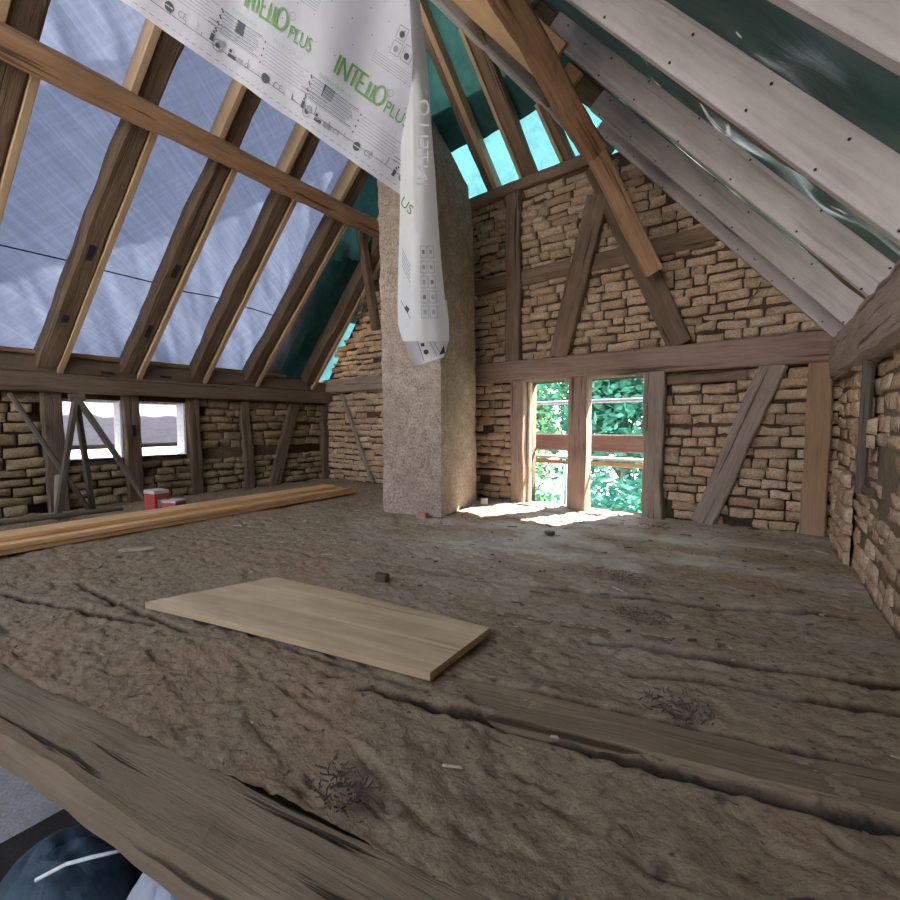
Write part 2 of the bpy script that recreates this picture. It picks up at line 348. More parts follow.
cracks = [((-.95, .90), (.42, 1.285), 1.3, .022), ((-.85, 1.09), (.42, 1.45), 1.2, .02), ((-2.9, .62), (-1.9, .72), .8, .02), ((-.3, 1.52), (.4, 1.72), 1., .02), ((-.62, 2.11), (.35, 2.51), 1, .025), ((-.48, 1.65), (.38, 1.9), .8, .03), ((-.8, 2.7), (.16, 3.16), 1, .02), ((-.95, 3.18), (.42, 3.73), 1, .018),
          ((-1.69, 2.41), (-.47, 2.78), 1, .025), ((-1.45, 1.9), (-.62, 2.11), 1, .022), ((-3.6, 1.35), (-1.45, 1.9), .6, .02), ((-3.1, .35), (-2.08, .65), .9, .02),
          ((-3.0, 2.05), (-1.69, 2.41), .6, .018), ((-2.0, 3.3), (-.3, 3.86), .7, .014), ((-.5, 3.95), (.42, 4.02), .9, .014), ((-2.1, .78), (-.87, .99), .5, .015), ((-2.2, 3.85), (-.6, 3.98), .6, .012)]
for (a, b, st, wd) in cracks:
    a = np.array(a); b = np.array(b); d = b-a; L = np.hypot(*d); d = d/L; s = (X-a[0])*d[0]+(Y-a[1])*d[1]; q = -(X-a[0])*d[1]+(Y-a[1])*d[0] + fbm(s*2.2, s*0+a[0]*7, 5, 3)*.05
    m_ = (s > -.05) & (s < L+.05); k = np.exp(-(q/(wd*.55))**2)*m_*st*(.55+.9*np.clip(fbm(s*5, q*5+3, 8, 3)+.45, 0, 1)); Zf -= k*.028; groove = np.maximum(groove, np.clip(k*1.6-.2, 0, 1))
    # board step beside the groove
    Zf += np.where(m_ & (q > 0) & (q < .22), .010*np.exp(-q/.15), 0)*st
win_glow = np.clip(1-np.abs(fbm(X*2.5, Y*2.5, 77, 4))*3, 0, 1)*0+np.clip(.55+fbm(X*3, Y*5, 70, 5)*1.3, 0, 1)*np.exp(-(((X+1.1)/1.7)**2+((Y-3.3)/1.3)**2))*.95  # mask of the painted window brightness on the far floor
cr = fbm(X*22, Y*30, 91, 3); groove = np.maximum(groove, np.clip((-.42-cr)*4, 0, .7))
V = np.stack([X, Y, Zf], -1).reshape(-1, 3)
idx = np.arange(nx*ny).reshape(ny, nx); Fq = np.stack([idx[:-1, :-1], idx[:-1, 1:], idx[1:, 1:], idx[1:, :-1]], -1).reshape(-1, 4)
me = bpy.data.meshes.new('floor'); me.from_pydata(V.tolist(), [], Fq.tolist()); me.materials.append(M['floor'])
for nm, arr in (('groove', groove), ('window_glow', win_glow)):
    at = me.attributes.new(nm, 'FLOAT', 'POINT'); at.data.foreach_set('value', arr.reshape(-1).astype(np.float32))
me.polygons.foreach_set('use_smooth', [True]*len(Fq)); me.update()
fl = bpy.data.objects.new('floor', me); C.objects.link(fl); tag(fl, kind='structure')
g = MB()                                            # clay and lath packing under the floor skin
g.prism([(XL, jointY(XL)-.0, -.05), (XR+.05, jointY(XR)-.0, -.05), (XR+.05, YG+.1, -.05), (XL, YG+.1, -.05)], (0, 0, -1), .16)
tag(g.build('trim_1', [M['earth']]), kind='structure')
# lower storey
g = MB(); g.box((XL-.2, YB, -3.1), (XL+.02, YG, -.32)); tag(g.build('wall_left_lower', [M['plaster']]), kind='structure')
g = MB(); g.box((XL-.2, YB, -3.2), (XR+.3, YG, -3.0)); tag(g.build('floor_lower', [M['earth']]), kind='structure')
g = MB(); g.box((XR+.03, YB, -3.1), (XR+.27, YG, -.3)); tag(g.build('wall_right_lower_unseen', [M['earth']]), kind='structure')  # unseen wall added to keep daylight out below the floor edge
g = MB(); g.box((XL, 2.6, -3.0), (XR+.3, 2.8, -.2)); tag(g.build('wall_far_lower', [M['earth']]), kind='structure')

# ------------------------------------------------------------------ floor timbers
def ptJ(X, off=0): return Vector((X, edgeY(X)+off, 0))
p0 = Vector((-5.5, (edgeY(-5.5)+jointY(-5.5))/2, -.052)); p1 = Vector((.4, (edgeY(.4)+jointY(.4))/2-.01, -.052))
o = beam('edge_beam', p0, p1, .20, .09, M['oak_clay'], rough=.008, bev=.02, seg=.04)
tag(o, 'thick clay-smeared timber along the open edge of the floor', 'beam')
o = beam('edge_beam', p0+Vector((0, .10, -.12)), p1+Vector((0, .10, -.12)), .17, .10, M['oak_dark'], rough=.02, bev=.04, seg=.06)
tag(o, 'darker lower timber tucked under the open floor edge', 'beam')
o = beam('floor_joist', (-1.05, .965, -.058), (.42, 1.375, -.052), .15, .14, M['oak_clay'], rough=.007, bev=.012, seg=.06)
tag(o, 'wide worn joist flush with the clay floor, right foreground', 'joist')
o = beam('floor_joist', (-.9, 1.63, -.052), (.43, 2.0, -.052), .07, .11, M['oak_clay'], rough=.008, bev=.012, seg=.06)
tag(o, 'narrow joist flush with the clay floor beyond the board', 'joist')

# ------------------------------------------------------------------ roof tarpaulins
nL = Vector((-SL, 0, 1)).normalized(); nR = Vector((SL, 0, 1)).normalized()
dL = Vector((-5.4, 0, 1.38)).dot(nL); dR = Vector((.44, 0, 1.45)).dot(nR)      # planes of the rafter undersides
uL = Vector((1, 0, SL)).normalized(); uR = Vector((-1, 0, SL)).normalized()
def cloth(name, fn, nu, nv, m, parent=None, uvmask=None, mi=None):
    V = [fn(i/nu, j/nv) for j in range(nv+1) for i in range(nu+1)]
    Fc = [(j*(nu+1)+i, j*(nu+1)+i+1, (j+1)*(nu+1)+i+1, (j+1)*(nu+1)+i) for j in range(nv) for i in range(nu)]
    return link(name, V, Fc, m, parent, None, True)
def rip(v, a, s): return mn.noise(Vector(v)*s)*a
def hipend(z): return YG+.25 if z < 3.4 else YG+.25-1.7*(z-3.4)/1.63
YW = -3.1
def tl(u, v):
    z_ = 1.38+(-.12+4.75*v)*uL.z; e = min(3.42+.05*math.sin(v*9), hipend(z_)); y = YW+(e-YW)*u; p = Vector((-5.4, y, 1.38))+nL*.2+uL*(-.12+4.75*v); q = p.copy()
    fold = .045*mn.noise(Vector((y*1.3+p.z*1.1, p.z*.5, 0)))+.03*mn.noise(Vector((y*5+p.z*3.2, p.z*1.2, 3)))+.012*mn.noise(Vector((y*16+p.z*9, p.z*3, 7)))
    return q+nL*fold
tag(cloth('white_tarpaulin', tl, 220, 120, M['tarp_white']), 'pale bluish white tarpaulin spread over the left roof slope', 'tarpaulin')
def tr(u, v):
    z_ = 1.45+(-.2+4.95*v)*uR.z; y = YB+(hipend(z_)+.2-YB)*u; p = Vector((.44, y, 1.45))+nR*.27+uR*(-.2+4.95*v)
    return p+nR*(.06*mn.noise(Vector((y*1.2, p.z*1.7, 4)))+.03*mn.noise(Vector((y*4, p.z*4, 1)))+.006*mn.noise(Vector((y*30, p.z*3, 1))))
tag(cloth('green_tarpaulin', tr, 160, 120, M['tarp_green']), 'dark green tarpaulin behind the pale rafters of the right slope', 'tarpaulin')
def tg(u, v):
    s0 = -.12+1.15*max(0, min(1, (u-.5)/.25)); s_ = s0+(4.5-s0)*v; z_ = 1.38+s_*uL.z; y0_ = min(3.25, hipend(z_)-.3); y = y0_+(hipend(z_)-y0_)*u; p = Vector((-5.4, y, 1.38))+nL*.26+uL*s_
    return p+nL*(.06*mn.noise(Vector((y*3, p.z*2.4, 9)))+.02*mn.noise(Vector((y*11, p.z*5, 2))))
tag(cloth('teal_tarpaulin', tg, 40, 90, M['tarp_teal']), 'dark teal tarpaulin over the last bays of the left slope beside the chimney', 'tarpaulin')

def tcy(u, v):
    p = Vector((-5.4, 3.5+.98*u, 1.38))+nL*.34+uL*(-.15+2.2*v); return p+nL*.05*mn.noise(Vector((p.y*5, p.z*3, 4)))
tag(cloth('cyan_tarpaulin', tcy, 20, 30, M['tarp_cyan']), 'cyan sheet with sky glow in its colour at the foot of the last left bay by the gable corner', 'tarpaulin')
# ------------------------------------------------------------------ plates, tie beam, purlin
o = beam('wall_plate', (XL+.06, YB, 1.235), (XL+.06, YG-.02, 1.245), .2, .175, M['oak_plate'], rough=.008, bev=.015, seg=.2)
tag(o, 'dark lower wall plate running above the two small left windows', 'beam')
plate = beam('wall_plate', (XL-.0, YB, 1.39), (XL-.0, YG-.02, 1.41), .24, .155, M['oak_plate'], rough=.008, bev=.015, seg=.2)
tag(plate, 'dark upper wall plate on which the left rafters stand', 'beam')
for (x, y) in ((108, 373), (166, 377)):
    p = on(x, y, 0, XL+.122); b = MB(); b.box((-.004, -.055, -.012), (.006, .055, .012)); b.build('mortise_shade', [M['black']], plate, mw=Matrix.Translation(p))  # black block stands in for the shade inside a mortise hole
o = beam('sill_board', (XL+.02, YB, 1.50), (XL+.02, 3.5, 1.52), .16, .05, M['oak_warm'], rough=.004)
tag(o, 'thin reddish board lying on the left wall plate between the rafter feet', 'board')
tag(beam('wall_plate', (XR+.1, YB, 1.32), (XR+.1, YG-.05, 1.31), .30, .3, M['oak_grey'], rough=.016, bev=.03, seg=.12), 'heavy greyish plate on top of the right brick wall', 'beam')
tag(beam('tie_beam', (-2.80, YG-.03, 1.42), (XR-.02, YG-.03, 1.415), .17, .225, M['oak_red'], rough=.009, bev=.015), 'long reddish tie beam across the gable above the window', 'beam')
tag(beam('tie_beam', (XL+.02, YG-.03, 1.42), (-2.86, YG-.03, 1.42), .15, .2, M['oak_grey'], rough=.008, bev=.015), 'grey tie beam on the gable between left corner and chimney', 'beam')
a = onp(0, 44, nL, dL-.09); b_ = onp(365, 222, nL, dL-.09); xa = (a.x+b_.x)/2; za = (a.z+b_.z)/2
tag(beam('purlin', (xa, YB, za), (xa, 3.72, za), .17, .17, M['oak_warm'], up=tuple(nL), rough=.010, bev=.02, seg=.1), 'long brown purlin crossing under the left rafters', 'beam')
tag(beam('collar_beam', (-3.75, YG-.03, 3.335), (-1.27, YG-.03, 3.375), .16, .11, M['oak_brown'], rough=.008), 'dark collar beam capping the brick gable below the green sheets', 'beam')
tag(beam('gable_rail', (-2.86, YG-.01, 2.41), (slopeR(2.41)-.02, YG-.01, 2.415), .1, .16, M['oak_brown'], rough=.01), 'dark horizontal rail halfway up the brick gable', 'beam')

# ------------------------------------------------------------------ gable posts and braces
gy = YG-.02
def gt(name, lab, cat, p0, p1, wd, m, dp=.12, off=0., rough=.009, bow=0.):
    P0 = Vector((p0[0], gy-off, p0[1])); P1 = Vector((p1[0], gy-off, p1[1]))
    return tag(beam(name, P0, P1, wd, dp, m, up=(0, -1, 0), rough=rough, bev=.012, seg=.08, bow=bow), lab, cat)
gt('wall_post', 'upright dark post in the upper gable beside the chimney', 'post', (-2.23, 3.3), (-2.22, 1.53), .17, M['oak_brown'], off=.02)
gt('wall_brace', 'brown brace leaning left in the upper gable', 'brace', (-1.33, 3.0), (-1.7, 1.53), .2, M['oak_brown'], off=.03)
gt('wall_brace', 'long dark brace leaning right from the collar beam to the tie beam', 'brace', (-1.36, 3.28), (-.6, 1.53), .2, M['oak_dark'], off=.02)
gt('wall_post', 'left jamb post of the gable window opening', 'post', (-2.16, 1.31), (-2.15, -.03), .15, M['oak_red'], off=.02)
gt('wall_post', 'middle post of the gable window, sunlit at its foot', 'post', (-1.485, 1.31), (-1.485, -.03), .19, M['oak_red'], dp=.18, off=.0)
gt('wall_post', 'gnarled right jamb post of the gable window opening', 'post', (-.79, 1.31), (-.775, -.02), .17, M['oak_grey'], dp=.15, off=.02, rough=.02)
gt('wall_brace', 'thick slanting brace in the brickwork right of the gable window', 'brace', (.06, 1.32), (-.39, .0), .17, M['oak_grey'], dp=.12, off=.01, rough=.014)
gt('wall_post', 'smooth orange brown corner post where gable meets right wall', 'post', (.335, 1.32), (.335, -.02), .15, M['pale_post'], dp=.12, off=.01, rough=.006)
gt('wall_rail', 'short dark timber piece tucked beneath the tie beam right of the window', 'timber', (-.70, 1.24), (-.12, 1.25), .09, M['oak_brown'], off=.0, dp=.08)
gt('wall_lath', 'thin slanting lath on the gable brickwork left of the chimney', 'lath', (-5.1, 1.3), (-4.45, .0), .06, M['oak_grey'], dp=.07, off=.02)
gt('wall_post', 'grey post in the gable directly left of the chimney', 'post', (-3.95, 1.32), (-3.92, 0), .13, M['oak_grey'], off=.01)
gt('door_board', 'pale narrow board standing against the left window jamb', 'board', (-2.065, 1.3), (-2.065, 0), .03, M['strip_pine'], dp=.07, off=-.06, rough=.002)

# ------------------------------------------------------------------ left wall posts
lx = XL+.02
def lt(name, lab, cat, a, b, wd, m, dp=.12, off=0., rough=.009):
    return tag(beam(name, (lx+off, a[0], a[1]), (lx+off, b[0], b[1]), wd, dp, m, up=(1, 0, 0), rough=rough, seg=.08), lab, cat)
lt('wall_post', 'dark post left of the leftmost small window', 'post', (1.03, 1.15), (1.05, -.02), .15, M['oak_plate'])
pm = lt('wall_post', 'dark post between the two small left windows', 'post', (1.665, 1.15), (1.68, -.02), .15, M['oak_plate'])
b = MB(); b.box((-.004, -.015, -.06), (.008, .015, .06)); b.build('mortise_shade', [M['black']], pm, mw=Matrix.Translation((lx+.062, 1.675, .78)))  # hole in the post, its darkness made as a black block
lt('wall_post', 'dark post right of the second small window', 'post', (2.28, 1.15), (2.32, -.02), .12, M['oak_dark'])
lt('wall_post', 'crooked thin post in the left wall between bricks', 'post', (2.93, 1.15), (2.97, -.02), .12, M['oak_plate'], rough=.02)
lt('wall_brace', 'slanting brace in the left wall near the far corner', 'brace', (3.66, 1.15), (3.30, -.02), .15, M['oak_plate'])
lt('wall_post', 'corner post where left wall meets the gable', 'post', (4.17, 1.15), (4.17, -.02), .12, M['oak_plate'])
for i, (a, b) in enumerate(W):                      # window reveals and whitewashed frames
    g = MB(); g.box((XL-.2, b-.02, .49), (XL+.0, b, 1.1)); g.box((XL-.2, a, 1.075), (XL-.0, b-.035, 1.1)); g.box((XL-.2, a, .47), (XL, b-.035, .495))
    tag(g.build('window_%d' % (i+1), [M['white_paint']]), kind='structure')
def net(u, v):
    y = -.2+(3.3)*u; z = .585+1.15*v; return Vector((XL-.32+.03*mn.noise(Vector((y*4, z*4, 0))), y, z))
tag(cloth('scaffold_sheet', net, 60, 14, M['tarp_net']), 'grey sheet hanging outside the two small left windows', 'sheet')
tag(beam('scaffold_rail', (XL-.29, -.3, .60), (XL-.29, 3.2, .60), .03, .05, M['slat'], rough=.001), 'dark rail along the foot of the sheet outside the left windows', 'rail')

# ------------------------------------------------------------------ left rafters
feet = [((62, 372), (155, 138)), ((142, 375.5), (232, 180)), ((207, 380), (293, 207)), ((259.5, 382.6), (338, 240)), ((316, 384), (378, 268))]
dirL = Vector((.63, .13, .765)).normalized()
lab = ['first broad dark rafter from the left with a new strip beside it', 'second dark rafter from the left, full length visible, reaching the plate beyond the small windows',
       'third dark rafter from the left with a pale strip', 'fourth dark rafter from the left just before the green sheet', 'last dark rafter of the left slope, against the teal sheet by the chimney']
def left_rafter(foot, d, label, L=4.4):
    r = empty('roof_rafter', foot); side = nL.cross(d).normalized()
    if side.y < 0: side = -side
    # old timber
    c0 = foot - side*.115 + nL*.085 - d*.02
    beam('old_timber', c0, c0+d*L, .15, .17, M['oak_dark'], up=tuple(nL), parent=r, rough=.012, bev=.018, seg=.1)
    c1 = foot - side*.018 + nL*.07 - d*.1
    beam('lower_plank', c1, c1+d*2.55, .045, .19, M['strip_pine'], up=tuple(nL), parent=r, rough=.0015, bev=.003, seg=.6)
    c2 = foot - side*.215 + nL*.07 + d*2.34
    beam('upper_plank', c2, c2+d*(L-2.34-.1), .045, .19, M['strip_pine'], up=tuple(nL), parent=r, rough=.0015, bev=.003, seg=.6)
    for sm in ((.55, 1.25) if L > 4.3 else ()):
        p = c0 - nL*.083 + d*sm; b = MB(); b.box((-.07, -.022, -.008), (.07, .022, .006)); q = frame(p, p+d, tuple(nL)); b.build('mortise_shade', [M['black']], r, mw=q)  # mortise holes drawn as black blocks in place of shade
    tag(r, label, 'rafter')
    return r
f0 = None
L_ = []
for k, (a, b) in enumerate(feet):
    A = onp(a[0], a[1], nL, dL); B = onp(b[0], b[1], nL, dL); d = (B-A).normalized(); L_.append((A, d))
labs = ['dark rafter with new strip, foot left of the second small window', 'dark rafter with new strip, foot above the middle of the second small window',
        'dark rafter with new strip, foot midway along the left plate', 'dark rafter with new strip, foot next before the teal sheet', 'dark rafter against the teal sheet, nearest the chimney']
labs[0] = 'dark rafter whose foot stands above the left small window'; labs[1] = 'dark rafter whose foot stands just above the post between the two small windows'
for (A, d), lb, ln in zip(L_, labs, (4.4, 4.4, 4.0, 3.5, 2.9)): left_rafter(A, d, lb, ln)
A0, d0 = L_[0]
left_rafter(A0+Vector((-.02, -.64, 0)), dirL, 'dark rafter at the far left edge crossing the purlin')
for k in (2, 3): left_rafter(A0+Vector((-.02, -.64*k, 0)), dirL, 'dark rafter out of sight to the left, number %s from the far left one' % ['two', 'three'][k-2])

# ------------------------------------------------------------------ right rafters
def right_rafter(y, label, gap=None, drop=0., wdt=.2, th=.045, m='new_pine', old=True, z_at=None, upto=3.6, start=.12, up_m='oak_grey', top_=4.0):
    base = Vector((.44, y, 1.45)) - nR*drop; r = empty('roof_rafter', base)
    q = base + nR*wdt/2
    hi = gap[0] if gap else upto
    beam('new_plank', q-uR*start, q+uR*hi, th, wdt, M[m], up=tuple(nR), parent=r, rough=.0015, bev=.003, seg=.5)
    if gap: beam('upper_plank', q+uR*gap[1], q+uR*top_, th, wdt*.95, M[up_m], up=tuple(nR), parent=r, rough=.002, bev=.003, seg=.5)
    if old: beam('old_timber', q+Vector((0, .10, 0))+nR*.02-uR*.05, q+Vector((0, .10, 0))+nR*.02+uR*top_, .13, .15, M['oak_dark'], up=tuple(nR), parent=r, rough=.012, bev=.018, seg=.12)
    n_ = MB()
    for i in range(7):
        s = .15+i*.42+rnd.uniform(-.1, .1)
        for e in (-.06, .055):
            if gap and s > gap[0]-.05: continue
            p = q+uR*s+nR*(e+rnd.uniform(-.015, .015))-Vector((0, th/2+.001, 0))
            V = [(math.cos(t)*.006, -.003, math.sin(t)*.006) for t in [2*math.pi*j/8 for j in range(8)]]+[(math.cos(t)*.006, .004, math.sin(t)*.006) for t in [2*math.pi*j/8 for j in range(8)]]
            link('nail', V, [tuple(range(8))]+[(j, (j+1) % 8, (j+1) % 8+8, j+8) for j in range(8)], M['black'], r, None, False, Matrix.Translation(p))
    tag(r, label, 'rafter'); return r
LR = lambda x, y, Y: (onp(x, y, nR, dR)-Vector((.44, 0, 1.45)))
def sAt(x, y, Y): p = on(x, y, 1, Y); return (p-Vector((.44, Y, 1.45))).dot(uR)
right_rafter(4.14, 'lowest pale rafter plank, right up against the gable bricks', None, drop=.03, wdt=.16, old=False, upto=2.78)
right_rafter(3.80, 'pale streaked rafter plank, second from the gable', (2.72, 3.02), wdt=.16, top_=3.2, up_m='orange_board')
right_rafter(3.02, 'pale rafter plank, third from the gable, sawn end above the right wall', (sAt(545, 38, 3.02), sAt(527, 15, 3.02)), wdt=.155)
right_rafter(2.26, 'broad pale rafter plank, fourth from the gable, knots along it', wdt=.185, upto=3.9, drop=.01)
right_rafter(1.51, 'broad pale rafter plank at the top right corner of the view', wdt=.2, upto=3.9, start=-.28, old=False)
for i, y in enumerate((.76, 0, -.75)):
    right_rafter(y, 'pale rafter plank out of sight above the camera, %s one back' % ['first', 'second', 'third'][i], wdt=.22, upto=3.9)

# ridge board
tag(beam('ridge_beam', (-2.55, YB, 4.93), (-2.55, 2.6, 4.93), .12, .2, M['oak_dark']), 'dark ridge timber at the top of both slopes', 'beam')

# long diagonal timber crossing in front of the pale planks
A = on(654, 272, 1, 3.98); B = dep(594, 150, 3.35); Cc = dep(478, -50, 2.25)
tag(beam('wind_brace', B-(B-Cc).normalized()*-.0, Cc, .15, .15, M['oak_warm'], up=(-.6, .5, .6), rough=.014, bev=.02, seg=.07), 'long warm brown hewn timber hanging diagonally in front of the pale planks', 'timber')
tag(beam('sawn_post', A, B+(B-A).normalized()*.06, .12, .13, M['oak_warm'], up=(-.6, -.5, .6), rough=.006, bev=.008, seg=.07), 'lower sawn timber ending freely in front of the upper gable', 'timber')

# ------------------------------------------------------------------ half-hip rafters and sheets
nH = Vector((0, 1.63, 1.7)).normalized(); dH = Vector((0, 4.2, 3.4)).dot(nH)
def hip(b, t, lab, wd=.12, m='oak_brown', side=1, sw=.035):
    P0 = onp(b[0], b[1], nH, dH); P1 = onp(t[0], t[1], nH, dH); d = (P1-P0).normalized(); P0 = P0-d*.03; r = empty('jack_rafter', P0); s = nH.cross(d); s = s if s.x > 0 else -s
    c = P0+s*side*(wd/2+sw/2)+nH*.055; beam('old_timber', c, c+(P1-P0), wd, .11, M[m], up=tuple(nH), parent=r, rough=.010, bev=.015, seg=.1)
    beam('new_strip', P0+nH*.05, P1+nH*.05, sw, .12, M['strip_pine'], up=tuple(nH), parent=r, rough=.001, bev=.002)
    return tag(r, lab, 'rafter')
hip((497, 192), (416, -2), 'leftmost hip rafter beside the chimney with pale strip', side=-1, sw=.055, wd=.08)
hip((522, 180), (460, 28), 'middle hip rafter, thick brown with pale left edge', side=1, wd=.14)
hip((563, 164), (536, 104), 'short right hip rafter with pale left edge', side=1, wd=.08)
HA = Vector((-1.30, 4.16, 3.44)); HB = Vector((-2.52, 2.5, 5.0)); HB = HB
HB2 = onp(380, -51, nH, dH); HA2 = onp(604, 165, nH, dH); hd = (HB2-HA2).normalized()
r = empty('hip_rafter', HA2); fz = Vector((.35, .5, .8)); fz = (fz-hd*fz.dot(hd)).normalized()
beam('edge_strip', HA2+fz*.01, HB2+fz*.01, .045, .03, M['new_pine'], up=tuple(fz), parent=r, rough=.001, bev=.003)
beam('hip_plank', HA2+fz*.115, HB2+fz*.115, .05, .18, M['oak_grey'], up=tuple(fz), parent=r, rough=.003, bev=.004)
tag(r, 'hip rafter with a pale lower edge rising from the collar beam end', 'rafter')
sd2 = fz.cross(hd); sd2 = sd2 if sd2.y > 0 else -sd2
ca, cb = onp(540, 82, nR, dR-.22), onp(436, -14, nR, dR-.22)
tag(beam('cover_board', ca+nR*.13, cb+nR*.13, .025, .26, M['orange_board'], up=tuple(nR), rough=.002), 'orange brown board behind the hip rafter, crossed by the long timber', 'board')
def hc(z0, z1, off, am, ph, sag=0):
    def f(u, v):
        z = z0+(z1-z0)*v; k = (z-3.4)/1.63; xl = -4.15+1.25*k; xr = -.85-1.3*k; x = xl+(xr-xl)*u; p = Vector((x, 4.2-1.7*k*1.0, z))+nH*off
        if v == 0: p.z += .07*mn.noise(Vector((x*3, ph, 0)))
        return p+nH*(am*mn.noise(Vector((x*3, z*3, ph)))+am*.5*mn.noise(Vector((x*8, z*5, ph))))
    return f
tag(cloth('teal_tarpaulin', hc(3.74, 5.05, .16, .06, 3), 40, 30, M['tarp_teal']), 'dark teal sheet covering the small hip above the collar beam', 'tarpaulin')
tag(cloth('cyan_tarpaulin', hc(3.12, 4.0, .24, .05, 8), 40, 12, M['tarp_cyan']), 'cyan sheet strip with painted-in sky glow just above the collar beam', 'tarpaulin')

# ------------------------------------------------------------------ chimney
def loop(z, off, k=1):
    c = [Vector((-2.935, 2.9, 0)), Vector((-2.33, 3.04, 0)), Vector((-2.54, 3.95, 0)), Vector((-3.15, 3.81, 0))]
    ce = sum(c, Vector())/4
    return [ce+(p-ce)*k+Vector((off[0], off[1], z)) for p in c]
lev = [(0, (0, 0), 1.02), (.4, (0, 0), 1.0), (1.2, (-.005, 0), 1.0), (2.2, (-.02, 0), 1.0), (3.0, (-.05, .0), .98), (3.4, (-.10, 0), .97), (4.0, (-.38, -.08), .93), (4.6, (-.65, -.15), .9), (5.6, (-.75, -.2), .9)]
V, Fc = [], []; per = 0; nseg = 22; rings = []
zs = []
for i in range(len(lev)-1):
    n_ = max(2, int((lev[i+1][0]-lev[i][0])/.04))
    for j in range(n_): zs.append((i, j/n_))
zs.append((len(lev)-2, 1))
for (i, t) in zs:
    a = loop(*lev[i]); b = loop(*lev[i+1]); c = [p.lerp(q, t) for p, q in zip(a, b)]; ring = []
    for k in range(4):
        for j in range(nseg):
            p = c[k].lerp(c[(k+1) % 4], j/nseg); d = (p-sum(c, Vector())/4); d.z = 0; d.normalize()
            cr_ = -.006 if j == 0 else 0
            q = p + d*(cr_+.014*mn.noise(p*2.5)+.012*mn.noise(p*9)+.005*mn.noise(p*26)); ring.append(q)
    V += ring
K = 4*nseg
for r in range(len(zs)-1):
    for j in range(K): j2 = (j+1) % K; Fc.append((r*K+j, r*K+j2, (r+1)*K+j2, (r+1)*K+j))
ch = link('chimney', [v-Vector((-2.74, 3.43, 0)) for v in V], Fc, M['render'], None, None, False, Matrix.Translation((-2.74, 3.43, 0)))
tag(ch, 'square rendered chimney stack rising from the floor, leaning left at the top', 'chimney')

# ------------------------------------------------------------------ printed membrane
PA = dep(415, 205, 2.0); PB = dep(120, 0, 1.85); es = (PA-PB); SLEN = es.length; es.normalize()
nn = (_O-PA); nn = nn - es*nn.dot(es); nn.normalize(); et = nn.cross(es).normalized()
if et.z < 0: et = -et
ndir = et.cross(es); 
if ndir.dot(_O-PA) < 0: ndir = -ndir
def st(x, y):
    p = onp(x, y, ndir, PB.dot(ndir)); q = p-PB; return q.dot(es), q.dot(et)
def wav(s, t):
    return .035*math.sin((s*.8+t*.55)*9.0+.6)*min(1, .35+t*1.2)+.018*math.sin((s+t*.2)*21) *.6+ .02*mn.noise(Vector((s*3, t*3, 0)))
def mem(s, t, e=0): return PB+es*s+et*t+ndir*(wav(s, t)+e)
mroot = empty('membrane_sheet', PB+et*.9+es*.9)
tag(mroot, 'large white printed roof membrane hanging with a folded tail before the chimney', 'membrane')
# right-hand border of the sheet follows the fold
s_r0, t_r0 = st(404, 205); s_r1, t_r1 = st(412, 60); s_r2, t_r2 = st(408, -10); s_r3, t_r3 = st(380, -160)
def srgt(t):
    pts = [(t_r0, s_r0), (t_r1, s_r1), (t_r2, s_r2), (t_r3, s_r3)]; pts.sort()
    if t <= pts[0][0]: return pts[0][1]
    for (a, sa), (b, sb) in zip(pts, pts[1:]):
        if t <= b: return sa+(sb-sa)*(t-a)/(b-a)
    return pts[-1][1]
TH = 1.15
def mf(u, v):
    t = TH*v; s0 = -.6; s1 = srgt(max(t, 0)); s = s0+(s1-s0)*u
    return mem(s, t+.006*mn.noise(Vector((s*6, 0, 3))) if v < .01 else t)
sh = cloth('sheet', mf, 150, 70, M['membrane'], mroot)
# tail: two folded layers with a rolled lower end
rows = [(-110, 392, 396, 404), (-40, 398, 402, 414), (20, 402, 409, 422), (60, 402, 411, 427), (120, 401, 412, 431), (205, 400, 413, 437), (260, 398.5, 413, 441), (300, 397.5, 412, 445), (325, 398, 412, 447.5), (342, 403, 414, 449)]
def tailpt(yy, f, back=0):
    for a, b in zip(rows, rows[1:]):
        if a[0] <= yy <= b[0]:
            t = (yy-a[0])/(b[0]-a[0]); r = [p+(q-p)*t for p, q in zip(a, b)]; break
    if f < .34: x = r[1]+(r[2]-r[1])*f/.34; d = 1.94-.10*(f/.34)
    else: x = r[2]+(r[3]-r[2])*(f-.34)/.66; d = 1.84-.02*math.sin((f-.34)/.66*math.pi)+.07*(f-.34)
    d += .012*mn.noise(Vector((x*.08, yy*.02, 4)))
    return dep(x, yy, d+back)
def tf(u, v): return tailpt(-110+452*v, u)
tl_ = cloth('folded_tail', lambda u, v: tailpt(-110+451*v, u), 22, 80, M['tail'], mroot)
tag(tl_, 'semi-translucent folded tail of the membrane')
def I3(v): return int(min(v, .999)*3)
cl = cloth('tail_back', lambda u, v: dep([404+(447-404)*u, 398+(449-398)*u, 404+(449-404)*u, 413+(444-413)*u][I3(v)]*(1-(v*3-I3(v)))+[404+(447-404)*u, 398+(449-398)*u, 404+(449-404)*u, 413+(444-413)*u][min(3, I3(v)+1)]*(v*3-I3(v)),
      [300, 325, 340, 367-10*u][I3(v)]*(1-(v*3-I3(v)))+[300, 325, 340, 367-10*u][min(3, I3(v)+1)]*(v*3-I3(v)), 2.03+.02*math.sin(u*5)), 16, 60, M['membrane'], mroot)
